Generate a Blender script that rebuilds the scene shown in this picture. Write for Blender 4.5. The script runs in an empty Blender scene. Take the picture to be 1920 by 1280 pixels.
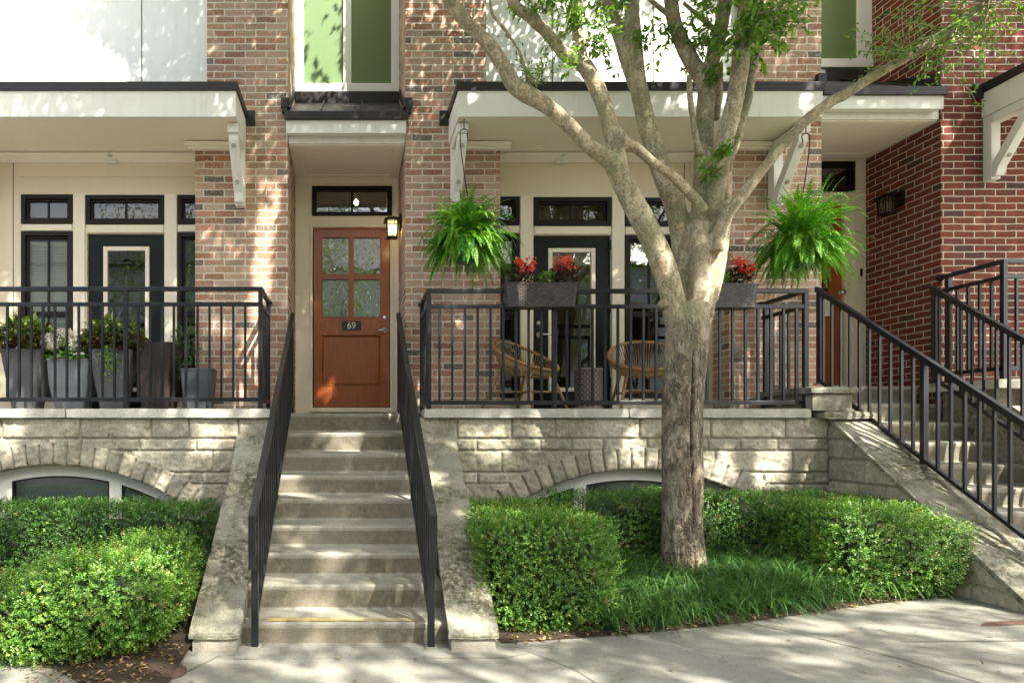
import bpy, math, random
import numpy as np
from mathutils import Vector, noise as mnoise
R = math.radians
random.seed(7); rng = np.random.default_rng(11)
scene = bpy.context.scene
COL = scene.collection

# ------------------------------------------------------------------ camera, sky, sun, exposure
F, VX, VY, EYE = 1250.0, 655.0, 808.0, 1.30          # focal length and vanishing point in photo pixels, eye height
cam_d = bpy.data.cameras.new('camera'); cam = bpy.data.objects.new('camera', cam_d); COL.objects.link(cam)
cam.location = (0, 0, EYE); cam.rotation_euler = (R(90), 0, 0)
cam_d.sensor_width = 36; cam_d.lens = 36 * F / 1920
cam_d.shift_x = (960 - VX) / 1920; cam_d.shift_y = (VY - 640) / 1920
cam_d.clip_start = 0.05; cam_d.clip_end = 500
scene.camera = cam
SUN = Vector((0.70, -1.0, 1.34)).normalized()
world = bpy.data.worlds.new('World'); scene.world = world; world.use_nodes = True
wn = world.node_tree; wn.nodes.clear()
wo = wn.nodes.new('ShaderNodeOutputWorld'); wb = wn.nodes.new('ShaderNodeBackground')
sky = wn.nodes.new('ShaderNodeTexSky'); sky.sky_type = 'NISHITA'; sky.sun_disc = False
sky.sun_elevation = math.asin(SUN.z); sky.sun_rotation = math.atan2(SUN.x, SUN.y)
sky.air_density = 1.0; sky.dust_density = 3.0; sky.ozone_density = 0.6
hs = wn.nodes.new('ShaderNodeHueSaturation'); hs.inputs['Saturation'].default_value = 0.5
wn.links.new(sky.outputs[0], hs.inputs['Color']); wn.links.new(hs.outputs[0], wb.inputs[0])
wb.inputs[1].default_value = 0.15
wn.links.new(wb.outputs[0], wo.inputs[0])
sd = bpy.data.lights.new('sun', 'SUN'); sd.energy = 4.6; sd.angle = R(0.5); sd.color = (1.0, 0.96, 0.88)
so = bpy.data.objects.new('sun', sd); COL.objects.link(so)
so.rotation_euler = SUN.to_track_quat('Z', 'Y').to_euler(); so.location = SUN * 30
scene.view_settings.view_transform = 'Standard'; scene.view_settings.look = 'None'
scene.view_settings.gamma = 1.0; scene.view_settings.exposure = 1.95
scene.render.engine = 'CYCLES'
scene.cycles.use_denoising = True
scene.cycles.max_bounces = 10; scene.cycles.diffuse_bounces = 5; scene.cycles.transparent_max_bounces = 12

# ------------------------------------------------------------------ geometry helpers
def P(px, py, Y):
    return Vector(((px - VX) / F * Y, Y, EYE - (py - VY) / F * Y))
def PX(px, Y): return (px - VX) / F * Y
def PZ(py, Y): return EYE - (py - VY) / F * Y

def tag(o, label=None, cat=None, group=None, kind=None):
    if label: o['label'] = label
    if cat: o['category'] = cat
    if group: o['group'] = group
    if kind: o['kind'] = kind
    return o
def thing(name, label, cat, loc=(0, 0, 0), group=None, rz=0):
    o = bpy.data.objects.new(name, None); COL.objects.link(o)
    o.empty_display_size = 0.1
    o.location = loc; o.rotation_euler = (0, 0, rz)
    return tag(o, label, cat, group)
def origin_of(o):
    v = Vector((0, 0, 0))
    while o is not None:
        v = v + Vector(o.location); o = o.parent
    return v

class MB:
    def __init__(s): s.v = []; s.f = []; s.m = []; s.t = []; s.sm = []
    def add(s, vs, fs, mi=0, tint=0.5, smooth=False):
        b = len(s.v); s.v.extend([tuple(v) for v in vs])
        for f in fs:
            s.f.append([b + i for i in f]); s.m.append(mi); s.t.append(tint); s.sm.append(smooth)
        return s
    def box(s, x0, x1, y0, y1, z0, z1, mi=0, tint=0.5):
        x0, x1 = min(x0, x1), max(x0, x1); y0, y1 = min(y0, y1), max(y0, y1); z0, z1 = min(z0, z1), max(z0, z1)
        vs = [(x0,y0,z0),(x1,y0,z0),(x1,y1,z0),(x0,y1,z0),(x0,y0,z1),(x1,y0,z1),(x1,y1,z1),(x0,y1,z1)]
        return s.add(vs, [(0,3,2,1),(4,5,6,7),(0,1,5,4),(1,2,6,5),(2,3,7,6),(3,0,4,7)], mi, tint)
    def prism(s, poly, a, b, axis='x', mi=0, tint=0.5):
        # poly: list of 2d points; axis x -> (y,z), y -> (x,z), z -> (x,y)
        n = len(poly)
        mk = {'x': lambda p, t: (t, p[0], p[1]), 'y': lambda p, t: (p[0], t, p[1]), 'z': lambda p, t: (p[0], p[1], t)}[axis]
        vs = [mk(p, a) for p in poly] + [mk(p, b) for p in poly]
        fs = [tuple(range(n))[::-1], tuple(range(n, 2 * n))] + [(i, (i + 1) % n, n + (i + 1) % n, n + i) for i in range(n)]
        return s.add(vs, fs, mi, tint)
    def bar(s, p, q, w, h, side=None, mi=0, tint=0.5):
        # square bar from p to q; w measured along 'side', h along the third axis
        p = Vector(p); q = Vector(q); d = (q - p).normalized()
        sd_ = Vector(side) if side is not None else (Vector((1, 0, 0)) if abs(d.x) < 0.9 else Vector((0, 1, 0)))
        sd_ = (sd_ - d * sd_.dot(d)).normalized(); up = d.cross(sd_).normalized()
        o = []
        for c in (p, q):
            for a, b in ((-1, -1), (1, -1), (1, 1), (-1, 1)):
                o.append(c + sd_ * (a * w / 2) + up * (b * h / 2))
        return s.add(o, [(0,3,2,1),(4,5,6,7),(0,1,5,4),(1,2,6,5),(2,3,7,6),(3,0,4,7)], mi, tint)
    def tube(s, pts, rad, n=8, mi=0, tint=0.5, cap=True, closed=False):
        pts = [Vector(p) for p in pts]
        if not hasattr(rad, '__len__'): rad = [rad] * len(pts)
        vs = []; fs = []; m = len(pts); prev = None
        for i, p in enumerate(pts):
            a = pts[i - 1] if (i > 0 or closed) else p; b = pts[(i + 1) % m] if (i < m - 1 or closed) else p
            d = (b - a).normalized()
            if prev is None:
                u = d.orthogonal().normalized()
            else:
                u = prev - d * prev.dot(d)
                u = u.normalized() if u.length > 1e-6 else d.orthogonal().normalized()
            prev = u; w = d.cross(u)
            for k in range(n):
                an = 2 * math.pi * k / n
                vs.append(p + (u * math.cos(an) + w * math.sin(an)) * rad[i])
        rng_ = m if closed else m - 1
        for i in range(rng_):
            j = (i + 1) % m
            for k in range(n):
                k2 = (k + 1) % n
                fs.append((i * n + k, i * n + k2, j * n + k2, j * n + k))
        if cap and not closed:
            fs.append(tuple(range(n))[::-1]); fs.append(tuple((m - 1) * n + k for k in range(n)))
        return s.add(vs, fs, mi, tint, True)
    def lathe(s, prof, c, n=24, mi=0, tint=0.5, smooth=True):
        vs = []; fs = []; m = len(prof)
        for r, z in prof:
            for k in range(n):
                a = 2 * math.pi * k / n
                vs.append((c[0] + r * math.cos(a), c[1] + r * math.sin(a), c[2] + z))
        for i in range(m - 1):
            for k in range(n):
                k2 = (k + 1) % n
                fs.append((i * n + k, i * n + k2, (i + 1) * n + k2, (i + 1) * n + k))
        return s.add(vs, fs, mi, tint, smooth)
    def build(s, name, mats, parent=None, bevel=0, loc=None, smooth=None, tint=False):
        off = origin_of(parent) if parent is not None else Vector(loc or (0, 0, 0))
        me = bpy.data.meshes.new(name)
        me.from_pydata([(v[0] - off.x, v[1] - off.y, v[2] - off.z) for v in s.v], [], s.f)
        mats = mats if isinstance(mats, (list, tuple)) else [mats]
        for m in mats: me.materials.append(m)
        me.polygons.foreach_set('material_index', s.m)
        me.polygons.foreach_set('use_smooth', s.sm if smooth is None else [smooth] * len(s.f))
        at = me.attributes.new('tint', 'FLOAT', 'FACE'); at.data.foreach_set('value', s.t)
        # box-projected uv in metres
        uv = me.uv_layers.new(name='UVMap')
        nl = len(me.loops); li = np.zeros(nl, dtype=np.int32); me.loops.foreach_get('vertex_index', li)
        co = np.array(s.v, dtype=np.float64); lc = co[li]
        nrm = np.zeros(len(s.f) * 3); me.polygons.foreach_get('normal', nrm); nrm = np.abs(nrm.reshape(-1, 3))
        tot = np.zeros(len(s.f), dtype=np.int32); me.polygons.foreach_get('loop_total', tot)
        ln = np.repeat(nrm, tot, axis=0)
        ax = np.argmax(ln + np.array([0, 0.001, 0]), axis=1)
        u = np.where(ax == 0, lc[:, 1], lc[:, 0]); v = np.where(ax == 2, lc[:, 1], lc[:, 2])
        uv.data.foreach_set('uv', np.stack([u, v], 1).astype(np.float32).ravel())
        me.update()
        o = bpy.data.objects.new(name, me); COL.objects.link(o)
        if parent is not None: o.parent = parent
        else: o.location = off
        if bevel:
            bm = o.modifiers.new('edge', 'BEVEL'); bm.width = bevel; bm.segments = 2; bm.limit_method = 'ANGLE'; bm.angle_limit = R(40)
        return o

def fbm(x, y, z, sc, oct_=3):
    v = 0; a = 1; t = 0
    for i in range(oct_):
        v += a * mnoise.noise(Vector((x * sc, y * sc, z * sc))); t += a; a *= 0.5; sc *= 2.1
    return v / t

def rough_block(mb, corners, nu, nv, nw, amp, sc, mi=0, tint=0.5, rnd=0.012, seed=0):
    """hexahedron from 8 corners (box order), gridded on all six sides and worn by noise, edges rounded"""
    c = [Vector(p) for p in corners]
    def pt(u, v, w):
        a = c[0].lerp(c[1], u); b = c[3].lerp(c[2], u); e = c[4].lerp(c[5], u); f = c[7].lerp(c[6], u)
        return a.lerp(b, v).lerp(e.lerp(f, v), w)
    cen = pt(.5, .5, .5)
    su = (c[1] - c[0]).length; sv = (c[3] - c[0]).length; sw = (c[4] - c[0]).length
    dims = (su, sv, sw)
    def place(u, v, w):
        p = pt(u, v, w)
        near = sum(1 for q, s_ in ((u, su), (v, sv), (w, sw)) if min(q, 1 - q) * s_ < rnd * 1.2)
        d = (p - cen)
        k = fbm(p.x + seed, p.y, p.z, sc) * amp
        if near >= 2: k -= rnd * (0.45 if near == 2 else 0.8) * (1 + 0.8 * fbm(p.x, p.y + seed, p.z, 9))
        # move along the dominant outward axis
        dirv = Vector((0, 0, 0))
        for q, a, b in ((u, c[0], c[1]), (v, c[0], c[3]), (w, c[0], c[4])):
            if q < 1e-6: dirv -= (b - a).normalized()
            if q > 1 - 1e-6: dirv += (b - a).normalized()
        if dirv.length > 0: dirv.normalize()
        return p + dirv * k
    def ts(n, s_):
        e = min(rnd / s_, 0.2)
        return [0, e] + [e + (1 - 2 * e) * i / n for i in range(1, n)] + [1 - e, 1]
    U, V, W = ts(nu, su), ts(nv, sv), ts(nw, sw)
    def face(A, B, fn, flip):
        vs = [fn(a, b) for b in B for a in A]; na = len(A)
        fs = []
        for j in range(len(B) - 1):
            for i in range(na - 1):
                q = (j * na + i, j * na + i + 1, (j + 1) * na + i + 1, (j + 1) * na + i)
                fs.append(q[::-1] if flip else q)
        mb.add(vs, fs, mi, tint, True)
    face(U, V, lambda a, b: place(a, b, 0), True); face(U, V, lambda a, b: place(a, b, 1), False)
    face(U, W, lambda a, b: place(a, 0, b), False); face(U, W, lambda a, b: place(a, 1, b), True)
    face(V, W, lambda a, b: place(0, a, b), True); face(V, W, lambda a, b: place(1, a, b), False)
def boxc(x0, x1, y0, y1, z0, z1):
    return [(x0,y0,z0),(x1,y0,z0),(x1,y1,z0),(x0,y1,z0),(x0,y0,z1),(x1,y0,z1),(x1,y1,z1),(x0,y1,z1)]

def norm(a): return a / np.maximum(np.linalg.norm(a, axis=1, keepdims=True), 1e-9)
def leaf_mesh(name, c, axis, nrm, ln, wd, tint, mat, parent=None, fold=0.25, droop=0.15, loc=None):
    """many small leaves: each is two quads folded along the midrib"""
    N = len(c); axis = norm(axis); side = norm(np.cross(axis, nrm)); up = np.cross(side, axis)
    ln = np.broadcast_to(ln, (N,))[:, None]; wd = np.broadcast_to(wd, (N,))[:, None]
    b = c; m = c + axis * ln * 0.5 - up * wd * fold * 0.4; t = c + axis * ln - up * ln * droop
    l = c + axis * ln * 0.42 + side * wd * 0.5 + up * wd * fold * 0.5
    r = c + axis * ln * 0.42 - side * wd * 0.5 + up * wd * fold * 0.5
    V = np.stack([b, r, t, l, m], 1).reshape(-1, 3)
    off = origin_of(parent) if parent is not None else Vector(loc or (0, 0, 0))
    V = V - np.array(off)
    base = (np.arange(N) * 5)[:, None]
    f = np.concatenate([base + np.array([0, 1, 2, 4]), base + np.array([0, 4, 2, 3])], 1).reshape(-1)
    me = bpy.data.meshes.new(name)
    me.vertices.add(N * 5); me.vertices.foreach_set('co', V.astype(np.float32).ravel())
    nf = N * 2
    me.loops.add(nf * 4); me.loops.foreach_set('vertex_index', f.astype(np.int32))
    me.polygons.add(nf); me.polygons.foreach_set('loop_start', (np.arange(nf) * 4).astype(np.int32))
    me.update(calc_edges=True); me.validate()
    at = me.attributes.new('tint', 'FLOAT', 'FACE'); at.data.foreach_set('value', np.repeat(np.broadcast_to(tint, (N,)), 2).astype(np.float32))
    mats = mat if isinstance(mat, (list, tuple)) else [mat]
    for q in mats: me.materials.append(q)
    o = bpy.data.objects.new(name, me); COL.objects.link(o)
    if parent is not None: o.parent = parent
    else: o.location = off
    return o
def rdir(n):
    return norm(rng.normal(size=(n, 3)))

# ------------------------------------------------------------------ materials
class NT:
    def __init__(s, name):
        s.mat = bpy.data.materials.new(name); s.mat.use_nodes = True; s.t = s.mat.node_tree; s.t.nodes.clear()
        s.out = s.n('ShaderNodeOutputMaterial')
    def n(s, typ, ins=None, **kw):
        nd = s.t.nodes.new(typ)
        for k, v in kw.items(): setattr(nd, k, v)
        for k, v in (ins or {}).items(): s.set(nd, k, v)
        return nd
    def set(s, nd, k, v):
        if isinstance(v, bpy.types.NodeSocket): s.t.links.new(v, nd.inputs[k])
        else: nd.inputs[k].default_value = v
    def mix(s, fac, a, b, mode='MIX'):
        nd = s.n('ShaderNodeMix', data_type='RGBA', blend_type=mode)
        s.set(nd, 0, fac)
        for i, v in ((6, a), (7, b)):
            s.set(nd, i, (*v, 1) if isinstance(v, tuple) and len(v) == 3 else v)
        return nd.outputs[2]
    def ramp(s, fac, stops, interp='LINEAR'):
        nd = s.n('ShaderNodeValToRGB'); nd.color_ramp.interpolation = interp
        e = nd.color_ramp.elements
        while len(e) < len(stops): e.new(0.5)
        for el, (p, c) in zip(e, stops):
            el.position = p; el.color = (*c, 1) if not isinstance(c, (int, float)) else (c, c, c, 1)
        s.set(nd, 0, fac); return nd.outputs[0]
    def noise(s, vec, scale, detail=4, rough=0.55, dist=0.0):
        nd = s.n('ShaderNodeTexNoise', {'Scale': scale, 'Detail': detail, 'Roughness': rough, 'Distortion': dist})
        if vec is not None: s.set(nd, 'Vector', vec)
        return nd.outputs[0]
    def math(s, op, a, b=0.0, c=None):
        nd = s.n('ShaderNodeMath', operation=op); s.set(nd, 0, a); s.set(nd, 1, b)
        if c is not None: s.set(nd, 2, c)
        return nd.outputs[0]
    def obj(s): return s.n('ShaderNodeTexCoord').outputs['Object']
    def uv(s): return s.n('ShaderNodeTexCoord').outputs['UV']
    def mapping(s, vec, scale=(1, 1, 1), loc=(0, 0, 0), rot=(0, 0, 0)):
        nd = s.n('ShaderNodeMapping'); s.set(nd, 'Vector', vec); s.set(nd, 'Scale', scale); s.set(nd, 'Location', loc); s.set(nd, 'Rotation', rot)
        return nd.outputs[0]
    def bump(s, h, strength=0.3, dist=0.01, nrm=None):
        nd = s.n('ShaderNodeBump', {'Strength': strength, 'Distance': dist}); s.set(nd, 'Height', h)
        if nrm is not None: s.set(nd, 'Normal', nrm)
        return nd.outputs[0]
    def attr(s, name): return s.n('ShaderNodeAttribute', attribute_name=name)
    def pbr(s, color, rough=0.6, nrm=None, **kw):
        nd = s.n('ShaderNodeBsdfPrincipled')
        s.set(nd, 'Base Color', (*color, 1) if isinstance(color, tuple) and len(color) == 3 else color)
        s.set(nd, 'Roughness', rough)
        if nrm is not None: s.set(nd, 'Normal', nrm)
        for k, v in kw.items(): s.set(nd, k.replace('_', ' '), v)
        return nd
    def done(s, sh):
        s.t.links.new(sh.outputs[0] if hasattr(sh, 'outputs') else sh, s.out.inputs[0]); return s.mat

def m_paint(name, col, rough=0.45, var=0.08, dirt=0.0, bump=0.05, spec=0.4):
    t = NT(name); o = t.obj()
    n1 = t.noise(o, 1.7, 5); n2 = t.noise(t.mapping(o, (6, 6, 0.7)), 3.0, 6, 0.65)
    c = t.mix(t.math('MULTIPLY', n1, var * 2), col, tuple(x * 0.72 for x in col))
    if dirt:
        d = t.ramp(n2, [(0.52, 0), (0.75, 1)])
        c = t.mix(t.math('MULTIPLY', d, dirt), c, tuple(x * f for x, f in zip(col, (0.45, 0.43, 0.38))))
    b = t.bump(t.noise(o, 90, 3), bump, 0.004)
    r = t.math('ADD', t.math('MULTIPLY', n2, 0.25), rough - 0.12)
    return t.done(t.pbr(c, r, b, Specular_IOR_Level=spec))

def m_brick(name, stops, mortar, warp=0.005, rough=0.85, blot=0.3, ms=0.0052):
    t = NT(name); uv = t.uv()
    wn_ = t.n('ShaderNodeTexNoise', {'Scale': 9.0, 'Detail': 4.0}); t.set(wn_, 'Vector', uv)
    sub = t.n('ShaderNodeVectorMath', operation='SUBTRACT'); t.set(sub, 0, wn_.outputs[1]); sub.inputs[1].default_value = (.5, .5, .5)
    sc = t.n('ShaderNodeVectorMath', operation='SCALE'); t.set(sc, 0, sub.outputs[0]); sc.inputs['Scale'].default_value = warp * 3
    ad = t.n('ShaderNodeVectorMath', operation='ADD'); t.set(ad, 0, uv); t.set(ad, 1, sc.outputs[0])
    def bt(c1, c2, ms, smooth):
        b = t.n('ShaderNodeTexBrick', {'Color1': (c1,) * 3 + (1,), 'Color2': (c2,) * 3 + (1,), 'Mortar': (0.5, .5, .5, 1), 'Scale': 1.0, 'Mortar Size': ms,
                'Mortar Smooth': smooth, 'Bias': 0.0, 'Brick Width': 0.2032, 'Row Height': 0.0677}, offset=0.5, squash=1.0)
        t.set(b, 'Vector', ad.outputs[0]); return b
    b = bt(0, 1, ms, 0.2)
    base = t.ramp(b.outputs[0], stops, 'LINEAR')
    n1 = t.noise(uv, 45, 6, 0.7); n2 = t.noise(uv, 2.0, 4); n3 = t.noise(uv, 160, 3)
    base = t.mix(t.math('MULTIPLY', t.ramp(n1, [(0.5, 0), (0.68, 1)]), blot), base, mortar)
    base = t.mix(t.math('MULTIPLY', t.ramp(n3, [(0.35, 1), (0.5, 0)]), 0.35), base, t.mix(1.0, base, (0.5, 0.42, 0.4), 'MULTIPLY'))
    base = t.mix(0.5, base, t.mix(1.0, base, t.ramp(n2, [(0.3, 0.72), (0.7, 1.15)]), 'MULTIPLY'))
    mcol = t.mix(t.math('MULTIPLY', t.noise(uv, 12, 4), 0.6), mortar, tuple(x * 0.6 for x in mortar))
    col = t.mix(b.outputs[1], base, mcol)
    h = t.math('ADD', t.math('SUBTRACT', 1.0, b.outputs[1]), t.math('MULTIPLY', n1, 0.55))
    h = t.math('ADD', h, t.math('MULTIPLY', n3, 0.2))
    return t.done(t.pbr(col, rough, t.bump(h, 0.75, 0.009), Specular_IOR_Level=0.25))

def m_stone(name, a, b_, moss=0.25, grain=60, mosscol=(0.10, 0.11, 0.045), mr=(0.5, 0.62), msc=1.1):
    t = NT(name); o = t.obj(); at = t.attr('tint').outputs['Fac']
    n1 = t.noise(o, 2.3, 6, 0.6); n2 = t.noise(o, grain, 5, 0.7); n3 = t.noise(o, msc, 7, 0.68, 0.4); n4 = t.noise(o, 9, 6, 0.7)
    c = t.mix(n1, a, b_)
    c = t.mix(0.55, c, t.mix(1.0, c, t.ramp(at, [(0, 0.62), (1, 1.25)]), 'MULTIPLY'))
    c = t.mix(t.math('MULTIPLY', t.ramp(n2, [(0.42, 1), (0.52, 0)]), 0.45), c, t.mix(1.0, c, (0.5, 0.47, 0.42), 'MULTIPLY'))
    c = t.mix(t.math('MULTIPLY', t.ramp(n4, [(0.5, 0), (0.66, 1)]), 0.3), c, t.mix(1.0, c, (0.62, 0.58, 0.5), 'MULTIPLY'))
    if moss:
        mk = t.math('MULTIPLY', t.ramp(n3, [(mr[0], 0), (mr[1], 1)]), t.ramp(t.noise(o, 28, 5, 0.75), [(0.38, 0), (0.56, 1)]))
        c = t.mix(t.math('MULTIPLY', mk, moss), c, mosscol)
    h = t.math('ADD', t.math('MULTIPLY', n2, 0.6), t.math('MULTIPLY', n4, 0.8))
    return t.done(t.pbr(c, 0.9, t.bump(h, 0.8, 0.014), Specular_IOR_Level=0.2))

def m_leaf(name, dark, mid, light, trans=0.35, rough=0.45, spec=0.4, dead=None):
    t = NT(name); at = t.attr('tint').outputs['Fac']
    stops = [(0.0, dark), (0.5, mid), (0.93, light)]
    if dead: stops = [(0.0, dark), (0.5, mid), (0.9, light), (0.985, dead)]
    c = t.ramp(at, stops)
    p = t.pbr(c, rough, None, Specular_IOR_Level=spec)
    tr = t.n('ShaderNodeBsdfTranslucent'); t.set(tr, 'Color', t.mix(1.0, c, (1.5, 1.45, 0.7), 'MULTIPLY'))
    mx = t.n('ShaderNodeMixShader', {0: trans}); t.t.links.new(p.outputs[0], mx.inputs[1]); t.t.links.new(tr.outputs[0], mx.inputs[2])
    return t.done(mx)

def m_glass(name, tint=(0.75, 0.8, 0.78), refl=1.0, wav=0.0, floor=0.06, gcol=(1, 1, 1), wsc=7):
    t = NT(name)
    fr = t.n('ShaderNodeFresnel', {'IOR': 1.52})
    nrm = None
    if wav:
        o = t.obj(); nrm = t.bump(t.noise(o, wsc, 2, 0.4, 0.6), wav, 0.02); t.set(fr, 'Normal', nrm)
    tr = t.n('ShaderNodeBsdfTransparent'); tr.inputs[0].default_value = (*tint, 1)
    gl = t.n('ShaderNodeBsdfGlossy', {'Roughness': 0.015}); gl.inputs[0].default_value = (*gcol, 1)
    if nrm is not None: t.set(gl, 'Normal', nrm)
    f = t.math('ADD', t.math('MULTIPLY', fr.outputs[0], refl), floor)
    mx = t.n('ShaderNodeMixShader'); t.set(mx, 0, f); t.t.links.new(tr.outputs[0], mx.inputs[1]); t.t.links.new(gl.outputs[0], mx.inputs[2])
    return t.done(mx)

def m_wood(name, a, b_, rough=0.35, sc=1.0):
    t = NT(name); uv = t.uv()
    st = t.mapping(uv, (22 * sc, 1.1 * sc, 1)); n1 = t.noise(st, 2.2, 7, 0.62, 0.8); n2 = t.noise(t.mapping(uv, (90 * sc, 2.5 * sc, 1)), 2.5, 4)
    n3 = t.noise(uv, 2.2, 3)
    c = t.mix(t.ramp(n1, [(0.3, 0), (0.7, 1)]), a, b_)
    c = t.mix(t.math('MULTIPLY', t.ramp(n2, [(0.45, 1), (0.55, 0)]), 0.35), c, t.mix(1.0, c, (0.55, 0.45, 0.4), 'MULTIPLY'))
    c = t.mix(0.5, c, t.mix(1.0, c, t.ramp(n3, [(0.3, 0.75), (0.7, 1.2)]), 'MULTIPLY'))
    return t.done(t.pbr(c, rough, t.bump(n2, 0.08, 0.003), Specular_IOR_Level=0.5, Coat_Weight=0.25, Coat_Roughness=0.2))

def m_emit(name, col, s):
    t = NT(name); e = t.n('ShaderNodeEmission', {'Strength': s}); e.inputs[0].default_value = (*col, 1); return t.done(e)

M = {}
M['cream'] = m_paint('cream_trim_paint', (0.80, 0.715, 0.54), 0.5, 0.06, 0.08)
M['porchcream'] = m_paint('porch_wall_paint', (0.73, 0.64, 0.46), 0.55, 0.06, 0.06)
M['white'] = m_paint('white_fascia_paint', (0.76, 0.74, 0.64), 0.45, 0.07, 0.22)
M['soffit'] = m_paint('pale_soffit_paint', (0.86, 0.79, 0.66), 0.6, 0.06, 0.08)
M['panel'] = m_paint('white_panel_paint', (0.79, 0.79, 0.72), 0.5, 0.06, 0.14)
M['green'] = m_paint('green_panel_paint', (0.125, 0.20, 0.075), 0.5, 0.10, 0.05)
M['black'] = m_paint('black_rail_paint', (0.010, 0.0105, 0.012), 0.33, 0.2, 0.0, 0.04, 0.42)
M['brown_metal'] = m_paint('dark_brown_metal', (0.026, 0.022, 0.021), 0.45, 0.25, 0.25, .05, .3)
M['winframe'] = m_paint('window_frame_paint', (0.014, 0.010, 0.008), 0.45, 0.15, 0, .05, .2)
M['darkdoor'] = m_paint('dark_green_door_paint', (0.008, 0.011, 0.008), 0.4, 0.1, 0, .05, .18)
M['room'] = m_paint('interior_wall_paint', (0.30, 0.26, 0.21), 0.7, 0.05)
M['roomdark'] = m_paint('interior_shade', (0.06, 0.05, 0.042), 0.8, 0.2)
M['blind'] = m_paint('window_blind', (0.78, 0.79, 0.72), 0.5, 0.04)
M['brick'] = m_brick('tan_red_brick', [(0.0, (0.27, 0.125, 0.08)), (0.16, (0.40, 0.21, 0.125)), (0.3, (0.43, 0.27, 0.18)), (0.44, (0.51, 0.35, 0.25)), (0.56, (0.38, 0.22, 0.14)), (0.70, (0.34, 0.22, 0.155)), (0.82, (0.50, 0.30, 0.21)), (0.875, (0.48, 0.20, 0.11)), (0.915, (0.18, 0.14, 0.105)), (1.0, (0.12, 0.10, 0.08))], (0.70, 0.62, 0.48), blot=.5, ms=.0072)
M['redbrick'] = m_brick('dark_red_brick', [(0.0, (0.165, 0.040, 0.024)), (0.4, (0.19, 0.048, 0.028)), (0.75, (0.145, 0.036, 0.023)), (0.93, (0.12, 0.036, 0.026)), (1.0, (0.065, 0.04, 0.032))], (0.56, 0.50, 0.38), blot=0.08, ms=.006)
M['stone'] = m_stone('grey_limestone', (0.50, 0.455, 0.355), (0.31, 0.275, 0.205), 0.55, 45, mr=(.46, .58))
M['coping'] = m_stone('pale_coping_stone', (0.56, 0.54, 0.46), (0.46, 0.44, 0.37), 0.12, 90)
M['capstone'] = m_stone('weathered_cap_stone', (0.40, 0.38, 0.30), (0.26, 0.245, 0.18), 0.95, 80, (0.070, 0.064, 0.030), (0.42, 0.57), 1.5)
M['mortar'] = m_stone('grey_mortar', (0.36, 0.32, 0.25), (0.29, 0.26, 0.20), 0.2, 120)
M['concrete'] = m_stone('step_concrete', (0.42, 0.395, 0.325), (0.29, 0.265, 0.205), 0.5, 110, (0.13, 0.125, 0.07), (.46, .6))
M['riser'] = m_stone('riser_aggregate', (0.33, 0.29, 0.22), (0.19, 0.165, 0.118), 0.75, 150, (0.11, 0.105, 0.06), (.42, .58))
M['pave'] = m_stone('pavement_concrete', (0.35, 0.335, 0.285), (0.23, 0.22, 0.18), 0.6, 130, (0.20, 0.19, 0.15), (.44, .6))
M['soil'] = m_stone('dark_mulch', (0.055, 0.04, 0.026), (0.03, 0.022, 0.015), 0.2, 40)
M['asphalt'] = m_stone('asphalt', (0.075, 0.073, 0.068), (0.05, 0.05, 0.048), 0.0, 150)
M['transomglass'] = m_glass('transom_glass', (0.80, 0.80, 0.76), 0.8, 0.0, 0.03)
M['glass'] = m_glass('window_glass', (0.72, 0.74, 0.70), 1.4, 0.02, 0.09)
M['doorglass'] = m_glass('door_glass', (0.45, 0.48, 0.42), 2.2, 0.05, 0.32, (.9, .88, .88), 9)
M['woodred'] = m_wood('stained_door_wood', (0.43, 0.118, 0.020), (0.27, 0.062, 0.012))
M['steel'] = NT('brushed_nickel').done if False else None
t = NT('brushed_nickel'); M['steel'] = t.done(t.pbr((0.62, 0.60, 0.55), 0.28, None, Metallic=1.0))
t = NT('brass'); M['brass'] = t.done(t.pbr((0.75, 0.62, 0.38), 0.3, None, Metallic=1.0))
M['yellow'] = m_stone('worn_yellow_paint', (0.52, 0.36, 0.09), (0.40, 0.33, 0.2), 0.5, 60, (0.34, 0.31, 0.24))
M['joint'] = m_paint('dark_joint', (0.16, 0.145, 0.11), 0.9)
# ------------------------------------------------------------------ ground
def gz(x, y):
    r = 0.055 * max(0.0, x - 1.0)
    return r
def edge_y(x):                      # line where pavement meets the planting bed, right of the stair
    pts = [(0.9, 4.08), (1.73, 4.13), (2.5, 4.23), (3.4, 4.45), (3.8, 4.53), (4.2, 4.6), (5.2, 4.62)]
    if x <= pts[0][0]: return pts[0][1]
    for (a, b), (c, d) in zip(pts, pts[1:]):
        if x <= c: return b + (d - b) * (x - a) / (c - a)
    return pts[-1][1]
mb = MB()
nx, ny = 60, 40
xs = [-14 + 28 * i / nx for i in range(nx + 1)]; ys = [0.6 + 6.2 * j / ny for j in range(ny + 1)]
mb.add([(x, y, gz(x, y) - 0.012 * (0 if y < 4.6 else 1)) for y in ys for x in xs], [(j * (nx + 1) + i, j * (nx + 1) + i + 1, (j + 1) * (nx + 1) + i + 1, (j + 1) * (nx + 1) + i) for j in range(ny) for i in range(nx)], smooth=True)
tag(mb.build('sidewalk', M['pave']), kind='structure')
mb = MB(); mb.box(-14, 14, 0.45, 0.6, -0.15, 0.0)
tag(mb.build('kerb', M['coping'], bevel=0.015), kind='structure')
mb = MB(); mb.add([(-80, -80, -0.13), (80, -80, -0.13), (80, 0.45, -0.13), (-80, 0.45, -0.13)], [(0, 1, 2, 3)])
tag(mb.build('road', M['asphalt']), kind='structure')
mb = MB(); mb.add([(-80, 6.4, -0.14), (80, 6.4, -0.14), (80, 80, -0.14), (-80, 80, -0.14)], [(0, 1, 2, 3)])
tag(mb.build('ground', M['soil']), kind='structure')
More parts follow.
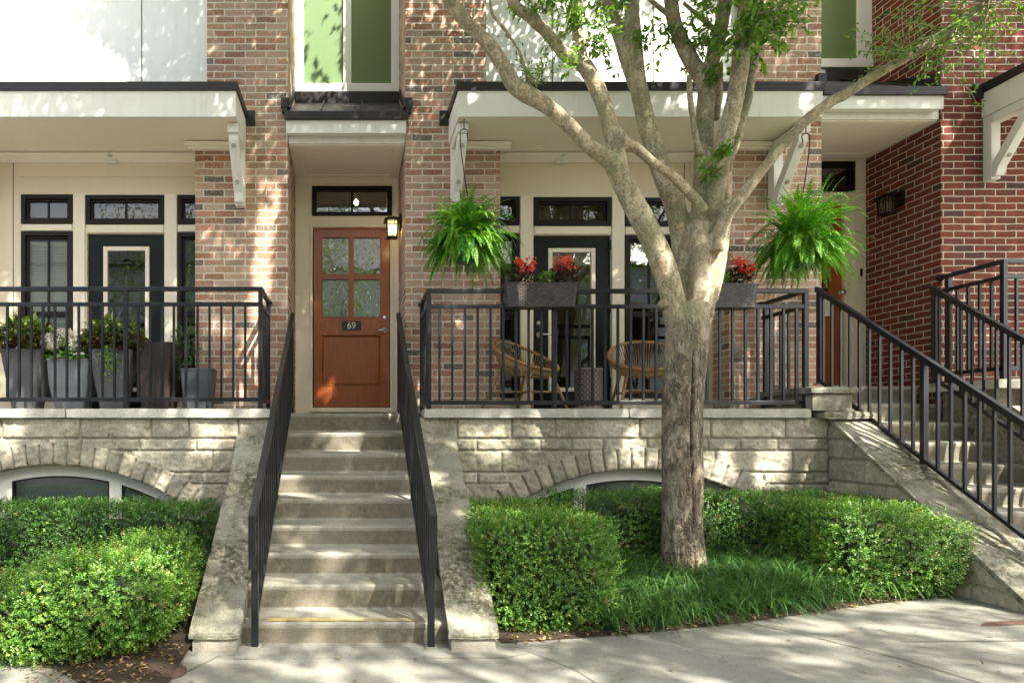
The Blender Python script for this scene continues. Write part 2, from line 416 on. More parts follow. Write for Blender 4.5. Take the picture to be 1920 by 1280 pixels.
# pavement joints and cracks: thin dark grooves laid 4 mm proud as filler strips
mb = MB()
def strip(pts, w, dz=0.004):
    for (a, b) in zip(pts, pts[1:]):
        d = Vector((b[0] - a[0], b[1] - a[1], 0)).normalized(); n_ = Vector((-d.y, d.x, 0)) * w / 2
        mb.add([(a[0] - n_.x, a[1] - n_.y, gz(*a) + dz), (b[0] - n_.x, b[1] - n_.y, gz(*b) + dz), (b[0] + n_.x, b[1] + n_.y, gz(*b) + dz), (a[0] + n_.x, a[1] + n_.y, gz(*a) + dz)], [(0, 1, 2, 3)])
strip([(1.05, 3.93), (1.22, 3.6), (1.3, 3.2), (1.42, 2.6), (1.4, 1.8), (1.5, 0.7)], 0.012)
strip([(2.55, 4.2), (2.72, 3.9), (2.9, 3.5), (3.05, 2.9), (3.3, 1.6), (3.4, 0.7)], 0.010)
strip([(3.1, 3.75), (3.7, 3.66), (4.3, 3.62), (5.2, 3.6)], 0.010)
strip([(-0.75, 3.86), (-0.98, 3.4), (-1.1, 2.8), (-1.3, 1.6), (-1.4, 0.7)], 0.012)
strip([(-0.66, 3.80), (0.1, 3.83), (0.9, 3.82), (1.05, 3.9)], 0.009)
strip([(-1.2, 2.95), (-.2, 3.0), (.9, 2.97), (1.4, 3.0)], .008)
strip([(4.05, 4.5), (4.4, 4.1), (4.55, 3.7), (4.9, 3.3)], .006)
strip([(1.9, 4.0), (2.0, 3.75), (2.25, 3.6), (2.3, 3.3)], .004)
tag(mb.build('pavement_joints', M['joint']), kind='structure')
# planting beds
def bed(name, poly, zf):
    mb = MB(); n = 26
    x0 = min(p[0] for p in poly); x1 = max(p[0] for p in poly)
    return mb
mb = MB(); nx, ny = 70, 30
vs = []; fs = []
for j in range(ny + 1):
    for i in range(nx + 1):
        x = 0.93 + (4.15 - 0.93) * i / nx; v = j / ny; y = edge_y(x) + (5.9 - edge_y(x)) * v
        z = gz(x, y) + 0.004 + 0.15 * min(1, v * 1.3) ** 0.9 + (0.018 * fbm(x, y, 0, 7) if 0 < j else 0)
        vs.append((x, y, z))
fs = [(j * (nx + 1) + i, j * (nx + 1) + i + 1, (j + 1) * (nx + 1) + i + 1, (j + 1) * (nx + 1) + i) for j in range(ny) for i in range(nx)]
mb.add(vs, fs, smooth=True); tag(mb.build('planting_bed_soil', M['soil']), kind='structure')
def bed_z(x, y):
    e = edge_y(x); v = (y - e) / (5.9 - e)
    return gz(x, y) + 0.15 * min(1, max(0, v) * 1.3) ** 0.9
mb = MB(); vs = []
def ledge(x): return 3.32 + 0.10 * max(0, (-x - .93)) + 0.80 * max(0, -x - 1.30)
for j in range(ny + 1):
    for i in range(nx + 1):
        x = -8 + (8 - 0.93) * i / nx; v = j / ny; y = min(ledge(x), 4.6) + (5.9 - min(ledge(x), 4.6)) * v
        vs.append((x, y, 0.006 + 0.12 * min(1, v * 1.4) + (0.016 * fbm(x, y, 3, 7) if j else 0)))
mb.add(vs, fs, smooth=True); tag(mb.build('left_bed_soil', M['soil']), kind='structure')

# ------------------------------------------------------------------ the pink-tan brick townhouse
def wall_open(mb, x0, x1, z0, z1, Y, th, ops, mi=0):
    xs = sorted({x0, x1, *[o[0] for o in ops], *[o[1] for o in ops]}); zs = sorted({z0, z1, *[o[2] for o in ops], *[o[3] for o in ops]})
    xs = [x for x in xs if x0 <= x <= x1]; zs = [z for z in zs if z0 <= z <= z1]
    for a, b in zip(xs, xs[1:]):
        for c, d in zip(zs, zs[1:]):
            mx, mz = (a + b) / 2, (c + d) / 2
            if any(o[0] < mx < o[1] and o[2] < mz < o[3] for o in ops): continue
            mb.add([(a, Y, c), (b, Y, c), (b, Y, d), (a, Y, d)], [(0, 1, 2, 3)], mi)
    for ox0, ox1, oz0, oz1 in ops:
        y2 = Y + th
        mb.add([(ox0, Y, oz0), (ox0, Y, oz1), (ox0, y2, oz1), (ox0, y2, oz0)], [(0, 1, 2, 3)], mi)
        mb.add([(ox1, Y, oz0), (ox1, Y, oz1), (ox1, y2, oz1), (ox1, y2, oz0)], [(3, 2, 1, 0)], mi)
        mb.add([(ox0, Y, oz1), (ox1, Y, oz1), (ox1, y2, oz1), (ox0, y2, oz1)], [(0, 1, 2, 3)], mi)
        mb.add([(ox0, Y, oz0), (ox1, Y, oz0), (ox1, y2, oz0), (ox0, y2, oz0)], [(3, 2, 1, 0)], mi)
def rect(a, b, c, d, Y):            # photo pixels -> x0,x1,z0,z1 on the plane at depth Y
    return (PX(a, Y), PX(b, Y), PZ(d, Y), PZ(c, Y))
def frame_mb(r, w, y0, y1, mi=0):
    x0, x1, z0, z1 = r; m = MB()
    m.box(x0, x0 + w, y0, y1, z0, z1, mi); m.box(x1 - w, x1, y0, y1, z0, z1, mi)
    m.box(x0 + w, x1 - w, y0, y1, z0, z0 + w, mi); m.box(x0 + w, x1 - w, y0, y1, z1 - w, z1, mi)
    return m
def window(parent, r, Y, w=0.05, mull=1, rail=None, blind=None, name='window', shade=None):
    x0, x1, z0, z1 = r
    m = frame_mb(r, w, Y - 0.012, Y + 0.05)
    # inner sash, a step back
    s = 0.022
    a = frame_mb((x0 + w, x1 - w, z0 + w, z1 - w), s, Y + 0.012, Y + 0.048)
    m.add(a.v, a.f)
    if rail: m.box(x0 + w + s, x1 - w - s, Y + 0.008, Y + 0.046, rail - 0.025, rail + 0.025)
    f = m.build(name, M['winframe'], parent, bevel=0.003)
    zs = [z0 + w + s] + ([rail] if rail else []) + [z1 - w - s]
    p = MB()
    for k in range(mull):
        xm = x0 + (x1 - x0) * (k + 1) / (mull + 1)
        for c, d in zip(zs, zs[1:]):
            p.box(xm - 0.011, xm + 0.011, Y + 0.03, Y + 0.042, c + (0.025 if c == rail else 0), d - (0.025 if d == rail else 0))
    if mull: p.build('muntin', M['winframe'], f)
    g = MB(); g.add([(x0 + w + s, Y + 0.036, z0 + w + s), (x1 - w - s, Y + 0.036, z0 + w + s), (x1 - w - s, Y + 0.036, z1 - w - s), (x0 + w + s, Y + 0.036, z1 - w - s)], [(0, 1, 2, 3)])
    g.build('pane', M['transomglass' if shade else 'glass'], f)
    if shade:
        b = MB(); b.add([(x0 + w, Y + .12, z0 + w), (x1 - w, Y + .12, z0 + w), (x1 - w, Y + .12, z1 - w), (x0 + w, Y + .12, z1 - w)], [(0, 1, 2, 3)]); b.build('shade', M[shade], f)
    if blind:
        b = MB(); top, bot = blind
        b.box(x0 + w + .01, x1 - w - .01, Y + 0.055, Y + 0.10, top - 0.04, top)
        z = top - 0.06
        while z > bot:
            b.add([(x0 + w + .01, Y + 0.060, z), (x1 - w - .01, Y + 0.060, z), (x1 - w - .01, Y + 0.068, z + 0.030), (x0 + w + .01, Y + 0.068, z + 0.030)], [(0, 1, 2, 3)]); z -= 0.030
        b.build('blind', M['blind'], f)
    return f
def room(parent, x0, x1, y0, y1, z0, z1, mats=None):
    m = MB()
    v = [(x0,y0,z0),(x1,y0,z0),(x1,y1,z0),(x0,y1,z0),(x0,y0,z1),(x1,y0,z1),(x1,y1,z1),(x0,y1,z1)]
    m.add(v, [(0,1,2,3),(7,6,5,4),(1,2,6,5)[::-1],(2,3,7,6)[::-1],(3,0,4,7)[::-1]])
    return m.build('room', mats or M['room'], parent)

M['shade_amber'] = m_paint('amber_interior_shade', (.20, .115, .055), .8, .3); M['shade_linen'] = m_paint('linen_roller_shade', (.42, .34, .30), .8, .15); M['shade_brown'] = m_paint('brown_interior_shade', (.13, .105, .07), .8, .3)
house = thing('brick_townhouse', 'tan brick townhouse with number 69 on its wooden door between two covered porches', 'house', (-0.02, 6.5, 0))
CX = -0.022
YP = 6.51
def pier(xl, xr, xu0, xu1, side=None):
    m = MB()
    m.box(xl, xr, YP, 7.62, 0, 4.13)
    m.box(xu0, xu1, YP, 7.62, 4.13, 9)
    return m.build('brick_pier', M['brick'], house)
pier(-1.505, -0.599, -1.39, -0.599)
pier(0.547, 1.474, 0.547, 1.338)
pier(3.708, 4.61, 3.84, 4.61)
pier(-4.655, -3.75, -4.655, -3.88)
Z_FL = 1.487
# upper white panels with battens
for xa, xb, joints, seams in ((-3.88, -1.39, (PX(256, 6.6),), ()), (1.338, 3.84, (PX(1036, 6.6), PX(1225, 6.6)), (1,))):
    m = MB(); m.box(xa, xb, 6.6, 6.7, 4.2, 9)
    for j in joints:
        if seams: m.box(j - 0.006, j + 0.006, 6.597, 6.6, 4.2, 9, 1)
        else: m.box(j - 0.048, j + 0.048, 6.588, 6.6, 4.2, 9); m.box(j + 0.048, j + 0.056, 6.596, 6.6, 4.2, 9, 1)
    m.box(xa, xa + 0.045, 6.588, 6.6, 4.2, 9); m.box(xb - 0.045, xb, 6.588, 6.6, 4.2, 9)
    m.build('upper_panel', [M['panel'], M['joint']], house)
# porch back walls
YB = 6.8
rail_y = 588
L_ops = {'t1': (40, 137, 365, 420), 't2': (161, 308, 366, 421), 't3': (333, 430, 366, 421), 'w1': (40, 137, 434, 745), 'd': (163, 308, 438, 775), 'w3': (333, 430, 436, 745)}
R_ops = {'t1': (875, 974, 369, 423), 't2': (1000, 1146, 370, 424), 't3': (1171, 1268, 371, 425), 'w1': (875, 974, 438, 746), 'd': (1000, 1147, 441, 778), 'w3': (1171, 1268, 441, 746)}
def porch_wall(x0, x1, ops, jx):
    rs = {k: rect(*v, YB) for k, v in ops.items()}
    d = rs['d']; rs['d'] = (d[0], d[1], Z_FL + 0.02, d[3])
    m = MB(); wall_open(m, x0, x1, Z_FL - 0.1, 4.4, YB, 0.14, list(rs.values()))
    w = m.build('porch_wall', M['porchcream'], house)
    # slim joint lines and the header board
    j = MB()
    zj = PZ(334, YB)
    hb = MB(); hb.box(jx + 0.06, x1 - .02, YB - 0.014, YB - 0.001, zj + 0.006, 4.10)
    hb.build('header_board', M['porchcream'], house, bevel=0.003)
    j.box(jx - 0.004, jx + 0.004, YB - 0.003, YB - 0.001, Z_FL, 4.1)
    # flat casings between the windows stand a little proud of the wall
    ca = MB()
    za, zb = rs['t1'][3] + 0.012, rs['t1'][3] + 0.075
    xm0, xm1 = rs['t1'][0] - .01, rs['t3'][1] + .01
    for a, b in ((rs['t1'][1], rs['t2'][0]), (rs['t2'][1], rs['t3'][0])):
        ca.box(a + 0.006, b - 0.006, YB - 0.016, YB - 0.001, Z_FL + .02, rs['t2'][3] + 0.01)
    for a, b in (('t1', 'w1'), ('t2', 'd'), ('t3', 'w3')):
        ca.box(max(rs[a][0], rs[b][0]) + 0.008, min(rs[a][1], rs[b][1]) - 0.008, YB - 0.014, YB - 0.001, rs[b][3] + 0.008, rs[a][2] - 0.008)
    ca.build('window_casing', M['cream'], house, bevel=0.003)
    j.build('wall_joint', M['joint'], house)
    return rs
rsL = porch_wall(-3.75, -1.5, L_ops, PX(25, YB))
rsR = porch_wall(1.45, 3.72, R_ops, PX(1283, YB))
def porch_windows(rs, left):
    for k in ('t1', 't2', 't3'): window(house, rs[k], YB, 0.045, 1, name='transom_window', shade={'t1': 'shade_amber', 't2': 'shade_linen', 't3': 'shade_amber'}[k] if left else 'shade_brown')
    rz_ = PZ(588, YB)
    window(house, rs['w1'], YB, 0.045, 1, rz_, blind=(rs['w1'][3] - 0.09, rs['w1'][2] + 0.05) if left else None)
    window(house, rs['w3'], YB, 0.045, 1, rz_, blind=None if left else (rs['w3'][3] - 0.06, rs['w3'][3] - 0.28))
    # porch door: dark slab, pale glazing frame, tinted glass
    x0, x1, z0, z1 = rs['d']; Y = YB + 0.03
    ox = 0.028
    s = 0.135; g0, g1 = x0 + ox + s, x1 - ox - s; h0, h1 = z0 + 0.20, z1 - 0.13
    m = MB(); wall_open(m, x0 + 0.012, x1 - 0.012, z0, z1 - 0.012, Y, 0.04, [(g0, g1, h0, h1)])
    d = m.build('porch_door', M['darkdoor'], house)
    gf = frame_mb((g0 - .004, g1 + .004, h0 - .004, h1 + .004), 0.042, Y - 0.014, Y + 0.03).build('glazing_frame', M['cream'], d, bevel=0.004)
    q = MB(); q.add([(g0, Y + 0.012, h0), (g1, Y + 0.012, h0), (g1, Y + 0.012, h1), (g0, Y + 0.012, h1)], [(0, 1, 2, 3)]); q.build('pane', M['glass'], d)
    q = MB(); xm = (g0 + g1) / 2
    q.box(xm - 0.011, xm + 0.011, Y + 0.017, Y + 0.026, h0, h1)
    for zz in (h1 - 0.46, h1 - 0.92): q.box(g0, xm - 0.011, Y + 0.017, Y + 0.026, zz - .011, zz + .011); q.box(xm + 0.011, g1, Y + 0.017, Y + 0.026, zz - .011, zz + .011)
    if left: q.build('muntin', M['winframe'], d)
    sh = MB()
    if not left: sh.add([(g0, Y + 0.06, h1 - 0.16), (g1, Y + 0.06, h1 - 0.16), (g1, Y + 0.06, h1), (g0, Y + 0.06, h1)], [(0, 1, 2, 3)]); sh.build('shade', M['blind'], d)
    hx = x0 + 0.07
    k = MB(); zb = PZ(605, YB); k.lathe([(0.0, 0), (0.03, 0), (0.03, 0.008), (0.0, 0.012)], (0, 0, 0), 16)
    k.v = [(hx + v[0], Y - v[2], zb + v[1]) for v in k.v]; k.build('deadbolt', M['steel'], d)
    k = MB(); zh = PZ(627, YB); k.lathe([(0.0, 0), (0.034, 0), (0.034, 0.01), (0.012, 0.014), (0.012, 0.05), (0, 0.05)], (0, 0, 0), 16)
    k.v = [(hx + v[0], Y - v[2], zh + v[1]) for v in k.v]; k.tube([(hx, Y - .045, zh), (hx + .06, Y - .05, zh), (hx + .12, Y - .045, zh - .004)], [.011, .01, .008], 8)
    k.build('lever_handle', M['steel'], d)
    for zz in (0.25, 1.0, 1.65):
        k = MB(); k.box(x1 - 0.02, x1 + 0.004, Y - 0.014, Y - 0.002, z0 + zz, z0 + zz + 0.09); k.build('hinge', M['brown_metal'], d)
    sill = MB(); sill.box(x0, x1, YB - 0.03, YB + 0.1, z0 - 0.02, z0 - 0.001); sill.build('door_sill', M['coping'], house)
porch_windows(rsL, True); porch_windows(rsR, False)
room(house, -3.7, -0.75, 6.95, 9.3, 1.5, 4.05); room(house, 0.75, 3.65, 6.95, 9.3, 1.5, 4.05)
# porch floors, side cheeks below floor
for xa, xb in ((-4.6, -0.70), (0.70, 4.16)):
    m = MB(); m.box(xa, xb, 5.95, 6.5, 1.30, Z_FL); m.box(max(xa, -3.75) if xa < 0 else 1.474, -1.505 if xa < 0 else 3.708, 6.5, 6.84, 1.30, Z_FL)
    m.build('porch_floor', M['pave'], house)
# crown moulding and capitals
for x0, x1 in ((-3.75, -1.52), (1.49, 3.70)):
    m = MB(); m.prism([(YB - 0.001, 4.03), (YB - 0.03, 4.03), (YB - 0.045, 4.045), (YB - 0.10, 4.075), (YB - 0.11, 4.093), (YB - 0.001, 4.093)], x0, x1, 'x')
    m.build('crown_moulding', M['soffit'], house, bevel=0.003)
for x0, x1 in ((-1.595, -1.11), (1.08, 1.565), (3.62, 4.08)):
    m = MB()
    m.prism([(x0, YP - 0.09), (x1, YP - 0.09), (x1, YP - 0.002), (x0, YP - 0.002)], 4.055, 4.093, 'z')
    m.prism([(x0 + .03, YP - 0.06), (x1, YP - 0.06), (x1, YP - 0.002), (x0 + .03, YP - 0.002)], 4.03, 4.055, 'z')
    m.build('pier_capital', M['soffit'], house, bevel=0.003)
# main porch canopies
def canopy(x0, x1, dz=0.0, par=None, Yf=5.93):
    par = par or house
    zb, zt = 4.094 + dz, 4.398 + dz
    m = MB()
    m.box(x0, x1, Yf, Yf + 0.024, zb, zt - 0.07)                                        # front fascia
    m.box(x0, x0 + 0.024, Yf + 0.0245, YP, zb, zt - 0.07); m.box(x1 - 0.024, x1, Yf + 0.0245, YP, zb, zt - 0.07)
    m.box(x0 + 0.12, x1 - 0.12, YP + 0.002, YB - .002, zb + 0.012, zb + 0.06) if False else None
    c = m.build('porch_canopy', M['white'], par, bevel=0.003)
    s_ = MB(); s_.box(x0 + 0.025, x1 - 0.025, Yf + 0.025, YP - .002, zb + 0.012, zb + 0.06); s_.box(x0 + .1, x1 - .1, YP + .12, YB - 0.002, zb + 0.0105, zb + 0.055); s_.box(max(x0 + .1, -3.75 if x0 < 0 else 1.475), min(x1 - .1, -1.506 if x0 < 0 else 3.707) if par is house else x1 - .1, YP - .002, YP + .12, zb + .012, zb + .06); s_.build('soffit', M['soffit'], c)
    e = MB(); e.box(x0 - 0.014, x1 + 0.014, Yf - 0.016, Yf + 0.03, zt - 0.075, zt + 0.002)
    for xx in (x0 - 0.014, x1 - 0.016):
        e.prism([(Yf + 0.03, zt - 0.075), (YP - .001, zt - 0.055), (YP - .001, zt + 0.024), (Yf + 0.03, zt + 0.002)], xx, xx + 0.03, 'x')
    e.build('roof_edge', M['brown_metal'], c, bevel=0.003)
    d = MB(); d.add([(x0 + .016, Yf + 0.03, zt - 0.015), (x1 - .016, Yf + 0.03, zt - 0.015), (x1 - .016, 6.598, zt + 0.01), (x0 + .016, 6.598, zt + 0.01)], [(0, 1, 2, 3)])
    d.build('roof_deck', M['brown_metal'], c)
    fl = MB(); fl.box(x0 - 0.09 if x0 > 0 else x1, x0 if x0 > 0 else x1 + 0.09, YP - 0.035, YP - 0.002, zt - 0.12, zt + 0.015)
    fl.build('flashing', M['brown_metal'], c, bevel=0.002)
    return c
def bracket(can, x, dz=0.0, w=0.092):
    zt = 4.092 + dz; yw = YP - 0.002
    m = MB(); a, b = x - w / 2, x + w / 2
    m.box(a, b, yw - 0.09, yw, zt - 0.62, zt)                                            # wall post
    m.box(a - .004, b + .004, yw - 0.47, yw - 0.09, zt - 0.085, zt)                      # arm under soffit
    # diagonal brace
    m.prism([(yw - 0.09, zt - 0.60), (yw - 0.13, zt - 0.60), (yw - 0.16, zt - 0.52), (yw - 0.44, zt - 0.15), (yw - 0.44, zt - 0.0855), (yw - 0.385, zt - 0.0855), (yw - 0.09, zt - 0.47)], a + .003, b - .003, 'x')
    o = m.build('bracket', M['white'], can, bevel=0.006)
    def bolt(p, n_):
        k = MB(); k.lathe([(0.0, 0.004), (0.012, 0.004), (0.014, 0.0), (0.021, 0.001), (0.022, -0.006)], (0, 0, 0), 14)
        n_ = Vector(n_).normalized(); u = Vector((1, 0, 0)); w_ = n_.cross(u)
        k.v = [tuple(Vector(p) + u * v[0] + w_ * v[1] + n_ * v[2]) for v in k.v]
        return k
    kk = MB()
    for p, n_ in (((x, yw - .131, zt - .57), (0, -1, 0)), ((x, yw - .22, zt - .445), (0, -0.8, -0.6)), ((x, yw - .42, zt - .19), (0, -0.8, -0.6))):
        q = bolt(p, n_); kk.add(q.v, q.f)
    kk.build('bolt', M['coping'], can)
    return o
cL = canopy(-4.255, -1.008); bracket(cL, -1.057); bracket(cL, -4.2)
cR = canopy(0.968, 4.212); bracket(cR, 1.03); bracket(cR, 4.13)
# front door recess
YD = 7.42
o_d = rect(586, 732, 426, 759.5, YD); o_t = rect(585, 735, 349, 405, YD)
m = MB(); wall_open(m, -0.6, 0.548, 1.44, 4.3, YD, 0.06, [(o_d[0], o_d[1], PZ(764, YD), o_d[3]), o_t])
ent = m.build('entry_surround', M['cream'], house)
m = MB()
x0, x1, z0, z1 = o_d
m.box(x0 - 0.03, x0 - .002, YD - 0.012, YD - .001, PZ(764, YD), z1 + 0.03); m.box(x1 + .002, x1 + 0.03, YD - 0.012, YD - .001, PZ(764, YD), z1 + 0.03); m.box(x0 - .002, x1 + .002, YD - 0.012, YD - .001, z1 + .002, z1 + 0.03)
m.box(-0.598, 0.546, YD - 0.02, YD - .001, PZ(345, YD), PZ(326, YD))
m.build('door_casing', M['cream'], ent, bevel=0.003)
m = MB(); m.box(x0 - 0.03, x1 + 0.03, YD - 0.05, YD + 0.1, PZ(773, YD) + .003, PZ(764, YD)); m.build('threshold', M['cream'], ent, bevel=0.004)
window(house, o_t, YD, 0.03, 1, name='transom_window')
Yf = YD + 0.045                                                     # door face
D = MB(); dx0, dx1, dz0, dz1 = rect(588.5, 730.5, 428, 758, Yf)
dz0 = PZ(763, YD) + .004
g = [rect(602.5, 655.5, 444, 516, Yf), rect(661.5, 714.5, 444, 516, Yf), rect(602.5, 655.5, 522, 595.5, Yf), rect(661.5, 714.5, 522, 595.5, Yf)]
pn = rect(602, 714.5, 627, 723, Yf)
wall_open(D, dx0, dx1, dz0, dz1, Yf, 0.022, g + [pn])
door = D.build('front_door', M['woodred'], house)
q = MB(); q.add([(dx0, Yf + .02, PZ(598, Yf)), (dx1, Yf + .02, PZ(598, Yf)), (dx1, Yf + .02, PZ(442, Yf)), (dx0, Yf + .02, PZ(442, Yf))], [(0, 1, 2, 3)]); q.build('pane', M['doorglass'], door)
q = MB(); a, b, c, d = pn
q.add([(a, Yf + .021, c), (b, Yf + .021, c), (b, Yf + .021, d), (a, Yf + .021, d)], [(0, 1, 2, 3)])
ii = 0.03
q.add([(a + ii, Yf + .012, c + ii), (b - ii, Yf + .012, c + ii), (b - ii, Yf + .012, d - ii), (a + ii, Yf + .012, d - ii)], [(0, 1, 2, 3)])
k0 = [(a + .008, Yf + .0205, c + .008), (b - .008, Yf + .0205, c + .008), (b - .008, Yf + .0205, d - .008), (a + .008, Yf + .0205, d - .008)]
k1 = [(a + ii, Yf + .012, c + ii), (b - ii, Yf + .012, c + ii), (b - ii, Yf + .012, d - ii), (a + ii, Yf + .012, d - ii)]
q.add(k0 + k1, [(i, (i + 1) % 4, 4 + (i + 1) % 4, 4 + i) for i in range(4)])
q.build('raised_panel', M['woodred'], door)
q = MB()
for r in g + [pn]:
    fr = frame_mb(r, 0.011, Yf - 0.006, Yf + 0.006); q.add(fr.v, fr.f)
q.build('panel_moulding', M['woodred'], door, bevel=0.002)
sx = PX(722, Yf)
k = MB(); k.lathe([(0.0, 0.016), (0.022, 0.014), (0.031, 0.006), (0.032, 0)], (0, 0, 0), 18); zz = PZ(595.5, Yf)
k.v = [(sx + v[0], Yf - v[2], zz + v[1]) for v in k.v]; k.build('deadbolt', M['steel'], door)
k = MB(); k.lathe([(0.0, 0.016), (0.03, 0.012), (0.036, 0.004), (0.036, 0)], (0, 0, 0), 18); zz = PZ(619.5, Yf)
k.v = [(sx + v[0], Yf - v[2], zz + v[1]) for v in k.v]
k.tube([(sx, Yf, zz), (sx, Yf - .05, zz), (sx - .02, Yf - .055, zz), (sx - .06, Yf - .055, zz - .004), (sx - .095, Yf - .05, zz - .008)], [.012, .012, .012, .010, .007], 10)
k.build('lever_handle', M['steel'], door)
t = NT('house_number_black'); M['plate'] = t.done(t.pbr((0.012, 0.012, 0.012), 0.35))
np_ = MB(); r = rect(641, 677, 602, 619.5, Yf); np_.box(r[0], r[1], Yf - 0.007, Yf - .0005, r[2], r[3])
plate = np_.build('number_plate', M['plate'], door, bevel=0.002)
def text_mesh(txt, size, center, mat, parent, ext=0.002, xs=1.0):
    cu = bpy.data.curves.new('digits', 'FONT'); cu.body = txt; cu.size = size; cu.align_x = 'CENTER'; cu.align_y = 'CENTER'; cu.extrude = ext; cu.offset = 0.0006
    o = bpy.data.objects.new('digits', cu); COL.objects.link(o); o.rotation_euler = (R(90), 0, 0)
    bpy.context.view_layer.update()
    me = bpy.data.meshes.new_from_object(o.evaluated_get(bpy.context.evaluated_depsgraph_get()))
    COL.objects.unlink(o); bpy.data.objects.remove(o)
    off = origin_of(parent)
    n = MB()
    n.v = [(v.co.x * xs + center[0], -v.co.z + center[1], v.co.y + center[2]) for v in me.vertices]
    for p in me.polygons: n.f.append(list(p.vertices)); n.m.append(0); n.t.append(.5); n.sm.append(False)
    return n.build('house_number', mat, parent)
t = NT('cream_digit_enamel'); M['digit'] = t.done(t.pbr((0.78, 0.70, 0.50), 0.4))
text_mesh('69', 0.105, ((r[0] + r[1]) / 2, Yf - 0.0085, (r[2] + r[3]) / 2), M['digit'], door, 0.0012, 0.95)
# foyer behind the entry with its lit bulb
room(house, -0.58, 0.53, YD + 0.12, 10.2, 1.5, 4.55)
bulb_root = thing('pendant_bulb', 'small lit ceiling bulb glowing behind the transom over the number 69 door', 'bulb', tuple(P(668, 380, 8.3)))
m = MB(); c = P(668, 380, 8.3); m.lathe([(0.0, -0.03), (0.018, -0.025), (0.028, -0.008), (0.028, 0.008), (0.018, 0.025), (0.012, 0.034)], c, 16)
m.build('bulb', m_emit('lit_bulb', (1.0, 0.62, 0.28), 28), bulb_root)
m = MB(); m.tube([c + Vector((0, 0, 0.034)), (c.x, c.y, 4.54)], 0.012, 8); m.build('stem', M['brown_metal'], bulb_root)
# small canopy above the front door, with upper green panels
def door_canopy(par, x0, x1, dz, nx0, nx1, seams, right=False):
    Yc = 6.40; zt = PZ(209, Yc) + dz
    m = MB()
    m.box(x0 + .015, x1 - .015, Yc + 0.02, Yc + 0.045, PZ(248, Yc) + dz, PZ(224, Yc) + dz + .01)
    m.box(nx0 + .004, nx1 - .004, YP + 0.01, YP + 0.03, PZ(269, 6.52) + dz, PZ(247, 6.52) + dz)
    m.box(x0 + .02, x1 - .02, Yc + 0.045, YP - .002, PZ(246, Yc) + dz, PZ(226, Yc) + dz)
    c = m.build('door_canopy', M['white'], par, bevel=0.003)
    s_ = MB(); zs = 4.115 + dz
    s_.box(nx0 + .002, nx1 - .002, YP + 0.0305, YD - .002, zs, zs + 0.03)
    fr = 0.11
    for a, b, c_, d in ((nx0 + .003, nx0 + fr, YP + .032, YD - .003), (nx1 - fr, nx1 - .003, YP + .032, YD - .003), (nx0 + fr, nx1 - fr, YP + .032, YP + .10), (nx0 + fr, nx1 - fr, YD - fr, YD - .003)):
        s_.box(a, b, c_, d, zs - 0.014, zs - .0005)
    s_.build('soffit', M['soffit'], c, bevel=0.003)
    r_ = MB()
    zb = PZ(193, 7.3) + dz
    r_.box(x0, x1, Yc - 0.012, Yc + 0.02, PZ(224, Yc) + dz, zt)
    r_.prism([(Yc + 0.02, zt - 0.02), (7.3, zb - 0.02), (7.3, zb), (Yc + 0.02, zt)], nx0 + .01, nx1 - .01, 'x')
    for xx in (x0, x1): 
        a, b = (xx, nx0 + .01) if xx < nx0 + .01 else (nx1 - .01, xx)
        if b > a: r_.prism([(Yc + 0.02, zt - 0.02), (YP - .003, zt + 0.03), (YP - .003, zt + 0.05), (Yc + 0.02, zt)], a, b, 'x')
    for sx_ in seams:
        r_.prism([(Yc + 0.0, zt + .001), (7.29, zb + .001), (7.29, zb + 0.03), (Yc + 0.03, zt + 0.035)], sx_ - .006, sx_ + .006, 'x')
    r_.box(nx0 + .004, nx1 - .004, 7.3, 7.36, zb - .02, PZ(176, 7.35) + dz)
    for xx, ss in ((nx0, -1), (nx1, 1)):
        if right and ss > 0: continue
        r_.box(xx - .065 if ss < 0 else xx - .02, xx + .02 if ss < 0 else xx + .065, YP - .05, YP - .003, zt + 0.07, zt + 0.165)
        r_.box(xx - .055 if ss < 0 else xx + .0, xx - .0 if ss < 0 else xx + .055, YP - .06, YP - .003, zt + 0.02, zt + 0.062)
        r_.prism([(YP - .003, zt + .04), (7.2, zb + .0), (7.2, zb + .1), (YP - .003, zt + .15)], xx + .003 if ss < 0 else xx - .012, xx + .012 if ss < 0 else xx - .003, 'x')
    r_.build('metal_roof', M['brown_metal'], c, bevel=0.002)
    return c
door_canopy(house, PX(533, 6.4), PX(765, 6.4), 0, -0.599, 0.547, (PX(602, 6.45), PX(681, 6.45)))
YG = 7.38
def green_bay(par, xs, z_sill, name='green_panel'):
    m = MB(); m.box(xs[0], xs[-1], YG, YG + .1, z_sill - .3, 9)
    g_ = m.build(name, M['green'], par)
    t_ = MB()
    for a, b in xs[1]: t_.box(a, b, YG - .03, YG - .001, z_sill, 9)
    return g_, t_
m = MB(); m.box(-0.598, 0.546, YG, YG + 0.1, 4.6, 9); gp = m.build('green_panel', M['green'], house)
m = MB(); zs = PZ(160, YG)
for a, b in ((553, 570), (643, 659), (733, 749)): m.box(PX(a, YG) + .002, PX(b, YG) - .002, YG - 0.025, YG - .001, zs + .001, 9)
m.box(-0.597, 0.545, YG - 0.045, YG - .001, PZ(176, YG) + .004, zs); m.box(-0.597, 0.545, YG - 0.06, YG - .001, zs - .02, zs - .001) if False else None
m.build('panel_trim', M['panel'], gp, bevel=0.003)
# bulk behind so that no light leaks
m = MB(); m.box(-4.65, 4.6, 10.3, 10.4, 0, 9); m.box(-4.65, 4.6, 7.63, 10.29, 8.9, 9); m.build('rear_wall', M['roomdark'], house)

